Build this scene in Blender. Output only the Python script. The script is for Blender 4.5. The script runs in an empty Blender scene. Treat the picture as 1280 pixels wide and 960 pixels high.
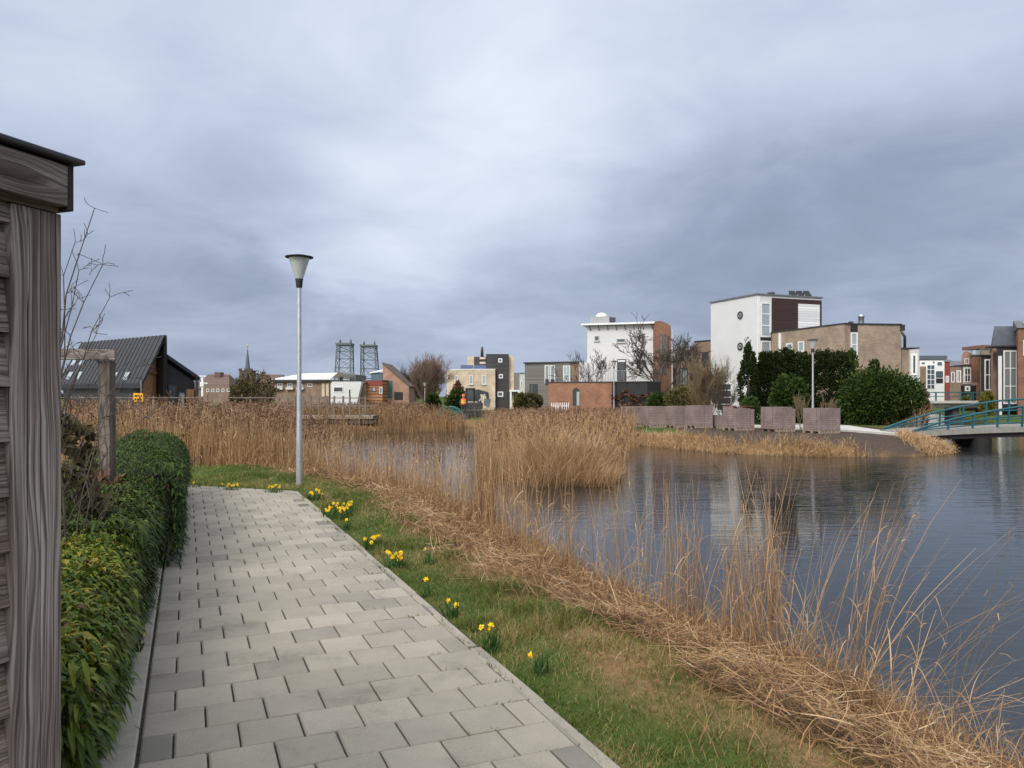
import bpy, bmesh, math, random
import numpy as np
from mathutils import Vector, Matrix
rng = np.random.default_rng(11)
random.seed(5)
SC = bpy.context.scene
COL = SC.collection
R = math.radians

# ------------------------------------------------------------------ camera
EYE, F, CX, HY = 1.65, 960.0, 640.0, 495.0
cam_data = bpy.data.cameras.new('camera'); cam = bpy.data.objects.new('camera', cam_data); COL.objects.link(cam)
cam.location = (0, 0, EYE); cam.rotation_euler = (R(90), 0, 0)
cam_data.sensor_width = 36; cam_data.lens = 27.0; cam_data.shift_y = (HY - 480) / 1280
cam_data.clip_start = 0.05; cam_data.clip_end = 5000
SC.camera = cam

# ------------------------------------------------------------------ light
SC.view_settings.view_transform = 'Standard'; SC.view_settings.look = 'None'
SC.view_settings.gamma = 1.0; SC.view_settings.use_curve_mapping = False
SC.view_settings.exposure = 0.62
SUN_AZ, SUN_EL = R(212), R(42)            # azimuth clockwise from +Y: behind the camera, a little to the left
sd = bpy.data.lights.new('sun', 'SUN'); sd.energy = 1.5; sd.angle = R(22); sd.color = (1.0, 0.95, 0.88)
so = bpy.data.objects.new('sun', sd); COL.objects.link(so)
sdir = Vector((math.sin(SUN_AZ) * math.cos(SUN_EL), math.cos(SUN_AZ) * math.cos(SUN_EL), math.sin(SUN_EL)))
so.rotation_euler = sdir.to_track_quat('Z', 'Y').to_euler(); so.location = sdir * 60

world = bpy.data.worlds.new('World'); SC.world = world; world.use_nodes = True
def sky_world():
    nt = world.node_tree; nt.nodes.clear(); N = nt.nodes.new; L = nt.links.new
    out = N('ShaderNodeOutputWorld')
    sky = N('ShaderNodeTexSky'); sky.sky_type = 'NISHITA'; sky.sun_disc = False
    sky.sun_elevation = SUN_EL; sky.sun_rotation = SUN_AZ
    bg1 = N('ShaderNodeBackground'); bg1.inputs['Strength'].default_value = 0.06; L(sky.outputs[0], bg1.inputs[0])
    tc = N('ShaderNodeTexCoord')
    def M(op, a, b=None, c=None):
        n = N('ShaderNodeMath'); n.operation = op
        for i, v in enumerate((a, b, c)):
            if v is None: continue
            if isinstance(v, (int, float)): n.inputs[i].default_value = v
            else: L(v, n.inputs[i])
        return n.outputs[0]
    def noise(vec, scale, detail, rough=0.55, dist=0.0):
        n = N('ShaderNodeTexNoise'); n.inputs['Scale'].default_value = scale; n.inputs['Detail'].default_value = detail
        n.inputs['Roughness'].default_value = rough; n.inputs['Distortion'].default_value = dist; L(vec, n.inputs['Vector']); return n
    nrm = N('ShaderNodeVectorMath'); nrm.operation = 'NORMALIZE'; L(tc.outputs['Generated'], nrm.inputs[0])
    d0 = nrm.outputs[0]
    # cloud-base plane coordinates: the deck is a flat layer seen in perspective
    sp = N('ShaderNodeSeparateXYZ'); L(d0, sp.inputs[0])
    zz = M('ADD', M('MAXIMUM', sp.outputs[2], 0.0), 0.24)
    cb = N('ShaderNodeCombineXYZ'); L(M('DIVIDE', sp.outputs[0], zz), cb.inputs[0]); L(M('DIVIDE', sp.outputs[1], zz), cb.inputs[1])
    big = noise(cb.outputs[0], 0.85, 4, 0.5, 0.6)
    fine = noise(cb.outputs[0], 2.2, 8, 0.58, 0.7)
    # warp the view direction a bit so that the bright breaks have ragged outlines
    w = noise(cb.outputs[0], 1.1, 5, 0.55)
    wv = N('ShaderNodeVectorMath'); wv.operation = 'MULTIPLY_ADD'; L(w.outputs['Color'], wv.inputs[0])
    wv.inputs[1].default_value = (0.46, 0.1, 0.42); 
    sb = N('ShaderNodeVectorMath'); sb.operation = 'SUBTRACT'; L(d0, sb.inputs[0]); sb.inputs[1].default_value = (0.23, 0.05, 0.21)
    L(sb.outputs[0], wv.inputs[2])
    wd = wv.outputs[0]
    def blob(px, py, inner, outer, flat=1.0):
        v = Vector((px - CX, F, HY - py)).normalized()
        n = N('ShaderNodeVectorMath'); n.operation = 'SUBTRACT'; L(wd, n.inputs[0]); n.inputs[1].default_value = v
        s = N('ShaderNodeVectorMath'); s.operation = 'MULTIPLY'; L(n.outputs[0], s.inputs[0]); s.inputs[1].default_value = (1, 1, flat)
        le = N('ShaderNodeVectorMath'); le.operation = 'LENGTH'; L(s.outputs[0], le.inputs[0])
        m = N('ShaderNodeMapRange'); m.interpolation_type = 'SMOOTHSTEP'; L(le.outputs['Value'], m.inputs[0])
        m.inputs[1].default_value = inner; m.inputs[2].default_value = outer; m.inputs[3].default_value = 1; m.inputs[4].default_value = 0
        return m.outputs[0]
    t = M('ADD', M('MULTIPLY', M('SUBTRACT', big.outputs[0], 0.5), 0.48), 0.48)
    t = M('ADD', t, M('MULTIPLY', M('SUBTRACT', fine.outputs[0], 0.5), 0.40))
    for (px, py, i, o, fl, a) in SKY_BLOBS:
        t = M('ADD', t, M('MULTIPLY', blob(px, py, i, o, fl), a))
    elev = N('ShaderNodeMapRange'); L(sp.outputs[2], elev.inputs[0]); elev.inputs[1].default_value = 0.0; elev.inputs[2].default_value = 0.55
    elev.inputs[3].default_value = -0.11; elev.inputs[4].default_value = 0.16
    t = M('ADD', t, elev.outputs[0])
    # warm brightening added round the hidden sun, out of view, to light the scene
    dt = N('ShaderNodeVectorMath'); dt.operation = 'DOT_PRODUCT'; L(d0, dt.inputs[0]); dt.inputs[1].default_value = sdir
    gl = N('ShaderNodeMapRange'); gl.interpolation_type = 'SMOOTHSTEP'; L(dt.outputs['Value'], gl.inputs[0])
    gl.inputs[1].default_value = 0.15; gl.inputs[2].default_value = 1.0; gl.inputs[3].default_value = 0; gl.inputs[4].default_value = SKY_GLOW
    cr = N('ShaderNodeValToRGB'); L(t, cr.inputs[0]); e = cr.color_ramp.elements
    e[0].position = 0.05; e[0].color = (*SKY_RAMP[0], 1); e[1].position = 0.95; e[1].color = (*SKY_RAMP[-1], 1)
    for p, c in zip((0.32, 0.6), SKY_RAMP[1:3]):
        x = e.new(p); x.color = (*c, 1)
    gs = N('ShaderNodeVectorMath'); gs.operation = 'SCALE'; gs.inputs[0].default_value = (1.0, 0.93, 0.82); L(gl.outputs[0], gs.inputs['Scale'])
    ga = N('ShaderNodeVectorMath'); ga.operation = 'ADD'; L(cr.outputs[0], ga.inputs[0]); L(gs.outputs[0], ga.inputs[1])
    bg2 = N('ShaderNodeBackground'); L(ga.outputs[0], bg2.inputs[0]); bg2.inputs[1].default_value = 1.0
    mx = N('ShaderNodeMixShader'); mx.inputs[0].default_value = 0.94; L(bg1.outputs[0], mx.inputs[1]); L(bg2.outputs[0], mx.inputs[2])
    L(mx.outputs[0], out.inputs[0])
SKY_RAMP = [(0.135, 0.167, 0.228), (0.207, 0.246, 0.335), (0.348, 0.40, 0.505), (0.55, 0.595, 0.67)]
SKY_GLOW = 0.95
SKY_BLOBS = [(600, 60, 0.05, 0.42, 0.8, 0.24), (470, 250, 0.02, 0.22, 1.3, 0.16), (700, 170, 0.02, 0.2, 1.0, 0.12), (1100, 30, 0.05, 0.35, 1.0, 0.10),
             (880, 290, 0.04, 0.36, 1.7, -0.15), (330, 170, 0.02, 0.28, 1.3, -0.08), (1180, 300, 0.05, 0.3, 1.5, -0.08), (120, 380, 0.05, 0.35, 2.0, -0.10),
             (60, 60, 0.05, 0.4, 1.0, 0.14)]
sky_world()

# ------------------------------------------------------------------ materials
def new_mat(name):
    m = bpy.data.materials.new(name); m.use_nodes = True
    nt = m.node_tree; b = nt.nodes['Principled BSDF']
    return m, nt, nt.nodes.new, nt.links.new, b
def ramp(N, stops):
    cr = N('ShaderNodeValToRGB'); e = cr.color_ramp.elements
    e[0].position, e[0].color = stops[0][0], (*stops[0][1], 1); e[1].position, e[1].color = stops[-1][0], (*stops[-1][1], 1)
    for p, c in stops[1:-1]:
        x = e.new(p); x.color = (*c, 1)
    return cr
def mul(c, k): return tuple(min(1, x * k) for x in c)
def plain(name, col, rough=0.7, var=0.25, scale=3.0, metal=0.0, spec=0.4, bump=0.0, bscale=30, coat=0):
    m, nt, N, L, b = new_mat(name)
    tc = N('ShaderNodeTexCoord'); n = N('ShaderNodeTexNoise'); n.inputs['Scale'].default_value = scale; n.inputs['Detail'].default_value = 6
    n.inputs['Roughness'].default_value = 0.65
    L(tc.outputs['Object'], n.inputs['Vector'])
    cr = ramp(N, [(0.3, mul(col, 1 - var)), (0.7, mul(col, 1 + var))]); L(n.outputs[0], cr.inputs[0]); L(cr.outputs[0], b.inputs['Base Color'])
    b.inputs['Roughness'].default_value = rough; b.inputs['Metallic'].default_value = metal; b.inputs['Specular IOR Level'].default_value = spec
    if coat: b.inputs['Coat Weight'].default_value = coat
    if bump:
        n2 = N('ShaderNodeTexNoise'); n2.inputs['Scale'].default_value = bscale; n2.inputs['Detail'].default_value = 5; L(tc.outputs['Object'], n2.inputs['Vector'])
        bp = N('ShaderNodeBump'); bp.inputs['Strength'].default_value = bump; bp.inputs['Distance'].default_value = 0.02; L(n2.outputs[0], bp.inputs['Height']); L(bp.outputs[0], b.inputs['Normal'])
    return m
def tinted(name, stops, rough=0.6, spec=0.3, trans=0.0, attr='tint'):
    """leaf / blade material: the colour of each blade comes from its own tint value"""
    m, nt, N, L, b = new_mat(name)
    a = N('ShaderNodeAttribute'); a.attribute_name = attr
    cr = ramp(N, stops); L(a.outputs['Fac'], cr.inputs[0]); L(cr.outputs[0], b.inputs['Base Color'])
    b.inputs['Roughness'].default_value = rough; b.inputs['Specular IOR Level'].default_value = spec
    if trans:
        t = N('ShaderNodeBsdfTranslucent'); L(cr.outputs[0], t.inputs[0])
        mx = N('ShaderNodeMixShader'); mx.inputs[0].default_value = trans; L(b.outputs[0], mx.inputs[1]); L(t.outputs[0], mx.inputs[2])
        L(mx.outputs[0], nt.nodes['Material Output'].inputs[0])
    return m
def brick(name, c1, c2, mortar, bw=0.22, bh=0.065, msize=0.012, rough=0.85):
    """coursed brickwork on upright walls of any direction: u runs along x+y, v is height"""
    m, nt, N, L, b = new_mat(name)
    tc = N('ShaderNodeTexCoord'); ge = N('ShaderNodeNewGeometry')
    sp = N('ShaderNodeSeparateXYZ'); L(tc.outputs['Object'], sp.inputs[0])
    sn = N('ShaderNodeSeparateXYZ'); L(ge.outputs['Normal'], sn.inputs[0])
    def M(op, a, c):
        n = N('ShaderNodeMath'); n.operation = op
        for i, v in enumerate((a, c)):
            if isinstance(v, (int, float)): n.inputs[i].default_value = v
            else: L(v, n.inputs[i])
        return n.outputs[0]
    u = M('SUBTRACT', M('MULTIPLY', sp.outputs[1], sn.outputs[0]), M('MULTIPLY', sp.outputs[0], sn.outputs[1]))
    cb = N('ShaderNodeCombineXYZ'); L(u, cb.inputs[0]); L(sp.outputs[2], cb.inputs[1])
    bt = N('ShaderNodeTexBrick'); L(cb.outputs[0], bt.inputs['Vector'])
    bt.inputs['Color1'].default_value = (*c1, 1); bt.inputs['Color2'].default_value = (*c2, 1); bt.inputs['Mortar'].default_value = (*mortar, 1)
    bt.inputs['Scale'].default_value = 1; bt.inputs['Brick Width'].default_value = bw; bt.inputs['Row Height'].default_value = bh; bt.inputs['Mortar Size'].default_value = msize
    n = N('ShaderNodeTexNoise'); n.inputs['Scale'].default_value = 0.9; n.inputs['Detail'].default_value = 7; n.inputs['Roughness'].default_value = 0.7; L(tc.outputs['Object'], n.inputs['Vector'])
    cr = ramp(N, [(0.3, (0.62, 0.62, 0.62)), (0.7, (1.2, 1.2, 1.2))]); L(n.outputs[0], cr.inputs[0])
    mx = N('ShaderNodeMix'); mx.data_type = 'RGBA'; mx.blend_type = 'MULTIPLY'; mx.inputs[0].default_value = 1; L(bt.outputs[0], mx.inputs[6]); L(cr.outputs[0], mx.inputs[7])
    L(mx.outputs[2], b.inputs['Base Color']); b.inputs['Roughness'].default_value = rough; b.inputs['Specular IOR Level'].default_value = 0.2
    return m
def striped(name, c1, c2, pitch, axis='z', rough=0.6, metal=0.0, width=0.15):
    """boards or seams: a dark joint every pitch metres"""
    m, nt, N, L, b = new_mat(name)
    tc = N('ShaderNodeTexCoord'); sp = N('ShaderNodeSeparateXYZ'); L(tc.outputs['Object'], sp.inputs[0])
    o = sp.outputs['xyz'.index(axis)]
    d = N('ShaderNodeMath'); d.operation = 'DIVIDE'; L(o, d.inputs[0]); d.inputs[1].default_value = pitch
    f = N('ShaderNodeMath'); f.operation = 'FRACT'; L(d.outputs[0], f.inputs[0])
    fl = N('ShaderNodeMath'); fl.operation = 'FLOOR'; L(d.outputs[0], fl.inputs[0])
    wn = N('ShaderNodeTexWhiteNoise'); wn.noise_dimensions = '1D'; L(fl.outputs[0], wn.inputs['W'])
    cr = ramp(N, [(0.0, mul(c1, 0.85)), (1.0, mul(c1, 1.15))]); L(wn.outputs[0], cr.inputs[0])
    lt = N('ShaderNodeMath'); lt.operation = 'LESS_THAN'; L(f.outputs[0], lt.inputs[0]); lt.inputs[1].default_value = width
    mx = N('ShaderNodeMix'); mx.data_type = 'RGBA'; L(lt.outputs[0], mx.inputs[0]); L(cr.outputs[0], mx.inputs[6]); mx.inputs[7].default_value = (*c2, 1)
    L(mx.outputs[2], b.inputs['Base Color']); b.inputs['Roughness'].default_value = rough; b.inputs['Metallic'].default_value = metal
    bp = N('ShaderNodeBump'); bp.inputs['Strength'].default_value = 0.5; bp.inputs['Distance'].default_value = 0.02; bp.invert = True
    L(lt.outputs[0], bp.inputs['Height']); L(bp.outputs[0], b.inputs['Normal'])
    return m
def wood(name, light, dark, axis, rough=0.85):
    """weathered softwood: stretched grain with ring figure and cracks along the given axis"""
    m, nt, N, L, b = new_mat(name)
    tc = N('ShaderNodeTexCoord')
    def mapped(s_along, s_across, loc=(0, 0, 0)):
        mp = N('ShaderNodeMapping'); sc = [s_across] * 3; sc['xyz'.index(axis)] = s_along
        mp.inputs['Scale'].default_value = sc; mp.inputs['Location'].default_value = loc
        L(tc.outputs['Object'], mp.inputs[0]); return mp.outputs[0]
    def M(op, a, b=None, c=None):
        n = N('ShaderNodeMath'); n.operation = op
        for i, v in enumerate((a, b, c)):
            if v is None: continue
            if isinstance(v, (int, float)): n.inputs[i].default_value = v
            else: L(v, n.inputs[i])
        return n.outputs[0]
    def tn(vec, detail, rough=.55): n = N('ShaderNodeTexNoise'); n.inputs['Scale'].default_value = 1; n.inputs['Detail'].default_value = detail; n.inputs['Roughness'].default_value = rough; L(vec, n.inputs['Vector']); return n.outputs[0]
    sx = N('ShaderNodeSeparateXYZ'); L(tc.outputs['Object'], sx.inputs[0]); ac = sx.outputs['xyz'.index({'z': 'y', 'y': 'z', 'x': 'z'}[axis])]; al = sx.outputs['xyz'.index(axis)]
    warp = M('MULTIPLY', M('SUBTRACT', tn(mapped(1.0, 8), 2), .5), .09)
    # knots: the grain closes round them and they are darker
    vo = N('ShaderNodeTexVoronoi'); vo.inputs['Scale'].default_value = 1; L(mapped(1.6, 6.5), vo.inputs['Vector']); kd = vo.outputs['Distance']
    knot = N('ShaderNodeMapRange'); L(kd, knot.inputs[0]); knot.inputs[1].default_value = .05; knot.inputs[2].default_value = .17; knot.inputs[3].default_value = 1; knot.inputs[4].default_value = 0
    warp = M('ADD', warp, M('MULTIPLY', M('MAXIMUM', M('SUBTRACT', .4, kd), 0), .09))
    gv = N('ShaderNodeCombineXYZ'); L(M('MULTIPLY', M('ADD', ac, warp), 150), gv.inputs[0]); L(M('MULTIPLY', al, 1.3), gv.inputs[1])
    rings = tn(gv.outputs[0], 2, .5)
    fib = tn(mapped(5, 420), 4, .7)
    pre = M('ADD', M('MULTIPLY', M('SUBTRACT', rings, .5), 1.9), M('ADD', M('MULTIPLY', fib, .55), .22))
    crack = N('ShaderNodeMapRange'); L(tn(mapped(.9, 60, (5, 2, 9)), 3), crack.inputs[0]); crack.inputs[1].default_value = .655; crack.inputs[2].default_value = .70; crack.inputs[3].default_value = 0; crack.inputs[4].default_value = .5
    class _O: pass
    mix = _O(); mix.outputs = [M('SUBTRACT', M('SUBTRACT', pre, crack.outputs[0]), M('MULTIPLY', knot.outputs[0], .22))]
    cr = ramp(N, [(0.12, dark), (0.42, mul(dark, 2.2)), (0.72, light)]); L(mix.outputs[0], cr.inputs[0])
    st = N('ShaderNodeTexNoise'); st.inputs['Scale'].default_value = 1; st.inputs['Detail'].default_value = 4; L(mapped(1.5, 9, (3, 7, 1)), st.inputs['Vector'])
    cs = ramp(N, [(0.32, (0.55, 0.5, 0.47)), (0.66, (1.15, 1.15, 1.17))]); L(st.outputs[0], cs.inputs[0])
    mx = N('ShaderNodeMix'); mx.data_type = 'RGBA'; mx.blend_type = 'MULTIPLY'; mx.inputs[0].default_value = 1; L(cr.outputs[0], mx.inputs[6]); L(cs.outputs[0], mx.inputs[7])
    L(mx.outputs[2], b.inputs['Base Color']); b.inputs['Roughness'].default_value = rough; b.inputs['Specular IOR Level'].default_value = 0.2
    bp = N('ShaderNodeBump'); bp.inputs['Strength'].default_value = 0.5; bp.inputs['Distance'].default_value = 0.003; L(mix.outputs[0], bp.inputs['Height']); L(bp.outputs[0], b.inputs['Normal'])
    return m
def glass_mat(name, col=(0.03, 0.04, 0.05), rough=0.08):
    m, nt, N, L, b = new_mat(name)
    b.inputs['Base Color'].default_value = (*col, 1); b.inputs['Roughness'].default_value = rough; b.inputs['Specular IOR Level'].default_value = 0.9
    return m

MT = {}
MT['glass'] = glass_mat('window glass'); MT['glass_blue'] = glass_mat('blue glass', (0.06, 0.10, 0.13)); MT['curtain'] = glass_mat('curtained glass', (0.20, 0.23, 0.24), 0.15)
MT['glass_pale'] = glass_mat('pale glass', (0.30, 0.36, 0.38), 0.12)
MT['white'] = plain('white render', (0.60, 0.605, 0.61), 0.8, 0.05, 0.7, spec=0.2)
MT['whitepaint'] = plain('white paint', (0.75, 0.76, 0.76), 0.5, 0.06, 2)
MT['trim'] = plain('white window trim', (0.66, 0.67, 0.67), 0.5, 0.05, 2)
MT['black'] = plain('black cladding', (0.018, 0.018, 0.02), 0.6, 0.3, 4)
MT['dark_trim'] = plain('dark trim', (0.035, 0.036, 0.04), 0.5, 0.2, 4)
MT['grey_metal'] = plain('grey metal', (0.33, 0.34, 0.35), 0.45, 0.12, 5, metal=0.6)
MT['galv'] = plain('galvanised steel', (0.52, 0.53, 0.55), 0.42, 0.13, 9, metal=0.85)
MT['roofgrey'] = plain('grey roofing', (0.13, 0.135, 0.145), 0.7, 0.2, 2)
MT['concrete'] = plain('pale concrete', (0.50, 0.49, 0.46), 0.85, 0.12, 4, bump=0.2)
MT['dark_concrete'] = plain('dark wet concrete', (0.09, 0.085, 0.08), 0.8, 0.35, 4)
MT['teal'] = plain('teal paint', (0.014, 0.085, 0.112), 0.5, 0.2, 5)
MT['teal_dull'] = plain('dull teal paint', (0.03, 0.13, 0.15), 0.5, 0.2, 5)
MT['brick_tan'] = brick('tan brick', (0.36, 0.265, 0.19), (0.27, 0.19, 0.135), (0.33, 0.28, 0.23))
MT['brick_brown'] = brick('brown brick', (0.27, 0.175, 0.12), (0.20, 0.125, 0.085), (0.26, 0.20, 0.16))
MT['brick_orange'] = brick('orange brick', (0.32, 0.135, 0.07), (0.24, 0.095, 0.052), (0.30, 0.2, 0.15))
MT['brick_red'] = brick('red brown brick', (0.26, 0.115, 0.07), (0.19, 0.08, 0.05), (0.24, 0.16, 0.12))
MT['brick_pink'] = brick('pink brick', (0.40, 0.22, 0.16), (0.33, 0.17, 0.12), (0.36, 0.26, 0.2))
MT['brick_beige'] = brick('cream brick', (0.62, 0.51, 0.37), (0.54, 0.43, 0.31), (0.55, 0.47, 0.37))
MT['brick_dark'] = brick('dark church brick', (0.13, 0.085, 0.065), (0.10, 0.065, 0.05), (0.12, 0.1, 0.08))
MT['paver_stack'] = brick('clinker paver stack', (0.30, 0.232, 0.218), (0.25, 0.188, 0.18), (0.17, 0.13, 0.122), 0.21, 0.083, 0.010)
MT['tile_roof'] = striped('brown tiled roof', (0.13, 0.085, 0.065), (0.06, 0.045, 0.04), 0.3, 'z', 0.8)
MT['clad_dark'] = striped('dark horizontal boards', (0.045, 0.043, 0.046), (0.012, 0.012, 0.012), 0.28, 'z', 0.7)
MT['clad_maroon'] = striped('maroon horizontal boards', (0.045, 0.018, 0.016), (0.012, 0.008, 0.008), 0.2, 'z', 0.6)
MT['clad_grey'] = striped('weathered grey boards', (0.16, 0.15, 0.135), (0.09, 0.085, 0.08), 0.18, 'z', 0.85)
MT['clad_white'] = striped('white boards', (0.72, 0.73, 0.74), (0.5, 0.5, 0.5), 0.2, 'z', 0.6)
MT['clad_orange'] = striped('orange boards', (0.34, 0.15, 0.065), (0.15, 0.065, 0.035), 0.45, 'z', 0.7, width=0.4)
MT['clad_red'] = plain('red boards', (0.20, 0.04, 0.033), 0.6, 0.15)
MT['barn_wood'] = striped('golden wood cladding', (0.33, 0.17, 0.075), (0.17, 0.085, 0.04), 0.16, 'x', 0.7)
MT['solar'] = plain('solar panel', (0.05, 0.07, 0.16), 0.2, 0.1, 2, spec=0.6)
MT['bark'] = plain('grey brown bark', (0.075, 0.06, 0.047), 0.9, 0.35, 12)
MT['bark_light'] = plain('reddish twig bark', (0.20, 0.135, 0.10), 0.9, 0.3, 12)
MT['bark_olive'] = plain('olive twig bark', (0.26, 0.20, 0.10), 0.9, 0.3, 12)
MT['slate'] = plain('slate spire', (0.09, 0.105, 0.13), 0.6, 0.2, 2)
MT['steel_dark'] = plain('grey green painted steel', (0.115, 0.135, 0.145), 0.6, 0.2, 2)
MT['gold'] = plain('gilded metal', (0.6, 0.4, 0.1), 0.4, 0.1, 2, metal=0.8)
MT['wood_post'] = wood('weathered post timber', (0.36, 0.325, 0.305), (0.085, 0.070, 0.062), 'z')
MT['wood_board'] = wood('weathered board timber', (0.34, 0.31, 0.29), (0.075, 0.062, 0.055), 'y')
MT['wood_brown'] = wood('brown board timber', (0.31, 0.26, 0.225), (0.075, 0.058, 0.048), 'y')
MT['wood_pergola'] = wood('grey pergola timber', (0.17, 0.145, 0.125), (0.045, 0.038, 0.033), 'z')
MT['bark_twig'] = plain('brown olive twig bark', (0.17, 0.125, 0.07), 0.9, 0.3, 12)
# ------------------------------------------------------------------ helpers
def at(px, py, D):
    """the place seen at that point of the photograph, D metres ahead"""
    return Vector(((px - CX) / F * D, D, EYE - (py - HY) / F * D))
def atz(px, py, z):
    D = (EYE - z) * F / (py - HY); return at(px, py, D)
def gx(px, D): return (px - CX) / F * D
def gz(py, D): return EYE - (py - HY) / F * D
ORG = {}
class MB:
    def __init__(s): s.v = []; s.f = []; s.smooth = []
    def add(s, vs, fs, smooth=False):
        k = len(s.v); s.v += [tuple(v) for v in vs]; s.f += [tuple(i + k for i in f) for f in fs]; s.smooth += [smooth] * len(fs); return s
    def hexa(s, p):       # 4 bottom corners then 4 top corners
        return s.add(p, [(0, 3, 2, 1), (4, 5, 6, 7), (0, 1, 5, 4), (1, 2, 6, 5), (2, 3, 7, 6), (3, 0, 4, 7)])
    def box(s, x0, x1, y0, y1, z0, z1):
        return s.hexa([(x0, y0, z0), (x1, y0, z0), (x1, y1, z0), (x0, y1, z0), (x0, y0, z1), (x1, y0, z1), (x1, y1, z1), (x0, y1, z1)])
    def prism(s, poly, z0, z1):       # z0, z1: numbers or one per corner
        n = len(poly); z0 = [z0] * n if isinstance(z0, (int, float)) else z0; z1 = [z1] * n if isinstance(z1, (int, float)) else z1
        vs = [(p[0], p[1], z) for p, z in zip(poly, z0)] + [(p[0], p[1], z) for p, z in zip(poly, z1)]
        return s.add(vs, [tuple(range(n - 1, -1, -1)), tuple(range(n, 2 * n))] + [(i, (i + 1) % n, n + (i + 1) % n, n + i) for i in range(n)])
    def bar(s, a, b, w, h=None, up=(0, 0, 1)):
        a, b = Vector(a), Vector(b); h = h or w; d = (b - a).normalized(); u = Vector(up)
        if abs(d.dot(u)) > 0.98: u = Vector((1, 0, 0))
        x = d.cross(u).normalized() * w / 2; y = x.cross(d).normalized() * h / 2
        return s.hexa([a - x - y, a + x - y, a + x + y, a - x + y, b - x - y, b + x - y, b + x + y, b - x + y])
    def lathe(s, c, prof, n=16, smooth=True):    # prof: (radius, z) upward
        c = Vector(c); vs = []; fs = []
        for r, z in prof:
            for i in range(n): vs.append((c.x + r * math.cos(2 * math.pi * i / n), c.y + r * math.sin(2 * math.pi * i / n), c.z + z))
        for k in range(len(prof) - 1):
            for i in range(n): fs.append((k * n + i, k * n + (i + 1) % n, (k + 1) * n + (i + 1) % n, (k + 1) * n + i))
        s.add(vs, fs, smooth); m = len(prof) - 1
        return s.add(vs[:n] + vs[m * n:], [tuple(range(n - 1, -1, -1)), tuple(range(n, 2 * n))])
    def tube(s, pts, rad, n=6):
        pts = [Vector(p) for p in pts]; rad = [rad] * len(pts) if isinstance(rad, (int, float)) else rad; vs = []; fs = []
        for i, p in enumerate(pts):
            d = (pts[min(i + 1, len(pts) - 1)] - pts[max(i - 1, 0)]).normalized(); u = Vector((0, 0, 1)) if abs(d.z) < 0.95 else Vector((1, 0, 0))
            x = d.cross(u).normalized(); y = x.cross(d)
            for k in range(n): a = 2 * math.pi * k / n; vs.append(p + (x * math.cos(a) + y * math.sin(a)) * rad[i])
        for i in range(len(pts) - 1):
            for k in range(n): fs.append((i * n + k, i * n + (k + 1) % n, (i + 1) * n + (k + 1) % n, (i + 1) * n + k))
        m = len(pts) - 1
        return s.add(vs, fs + [tuple(range(n - 1, -1, -1)), tuple(range(m * n, m * n + n))], True)
    def disc(s, c, r, nrm, t, n=24, r_in=0):     # a flat round plate (or ring) of thickness t along nrm
        c, d = Vector(c), Vector(nrm).normalized(); x = d.cross(Vector((0, 0, 1))).normalized(); y = x.cross(d); vs = []
        for q in (0, 1):
            for rr in ((r, r_in) if r_in else (r,)):
                for k in range(n): a = 2 * math.pi * k / n; vs.append(c + d * (t * q) + (x * math.cos(a) + y * math.sin(a)) * rr)
        fs = []
        if r_in:
            for k in range(n):
                j = (k + 1) % n; fs += [(k, j, 2 * n + j, 2 * n + k), (n + k, 3 * n + k, 3 * n + j, n + j), (2 * n + k, 2 * n + j, 3 * n + j, 3 * n + k), (k, n + k, n + j, j)]
        else:
            fs = [tuple(range(n - 1, -1, -1)), tuple(range(n, 2 * n))] + [(k, (k + 1) % n, n + (k + 1) % n, n + k) for k in range(n)]
        return s.add(vs, fs)
    def slab(s, q, t, down=True):    # a quad given thickness downward
        q = [Vector(p) for p in q]; o = Vector((0, 0, -t))
        return s.hexa([p + o for p in q] + q)
    def build(s, name, mat, parent=None, org=None, bevel=0):
        me = bpy.data.meshes.new(name); o = Vector(org) if org is not None else (ORG[parent.name] if parent is not None else Vector((0, 0, 0)))
        me.from_pydata([tuple(Vector(v) - o) for v in s.v], [], s.f)
        if any(s.smooth): me.polygons.foreach_set('use_smooth', s.smooth)
        bm = bmesh.new(); bm.from_mesh(me); bmesh.ops.recalc_face_normals(bm, faces=bm.faces)
        if bevel: bmesh.ops.bevel(bm, geom=bm.edges[:], offset=bevel, segments=1, affect='EDGES', clamp_overlap=True)
        bm.to_mesh(me); bm.free()
        me.materials.append(mat); return link(name, me, parent, o)
def link(name, me, parent, o):
    ob = bpy.data.objects.new(name, me); COL.objects.link(ob)
    if parent is not None: ob.parent = parent
    else: ob.location = o
    ORG[ob.name] = o; return ob
def tag(o, label=None, cat=None, group=None, kind=None):
    for k, v in (('label', label), ('category', cat), ('group', group), ('kind', kind)):
        if v: o[k] = v
    return o
def thing(name, loc, label, cat, group=None, rz=0):
    o = bpy.data.objects.new(name, None); COL.objects.link(o); o.location = loc; o.rotation_euler.z = rz; o.empty_display_size = 0.3
    ORG[o.name] = Vector((0, 0, 0)) if rz else Vector(loc); return tag(o, label, cat, group)
def dup(root, loc, label=None, rz=None, scale=None):
    r = root.copy(); COL.objects.link(r); r.location = loc
    if rz is not None: r.rotation_euler.z = rz
    if scale: r.scale = (scale,) * 3
    if label: r['label'] = label
    for ch in list(root.children):
        c = ch.copy(); COL.objects.link(c); c.parent = r
        for g in list(ch.children):
            d = g.copy(); COL.objects.link(d); d.parent = c
    return r
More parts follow.
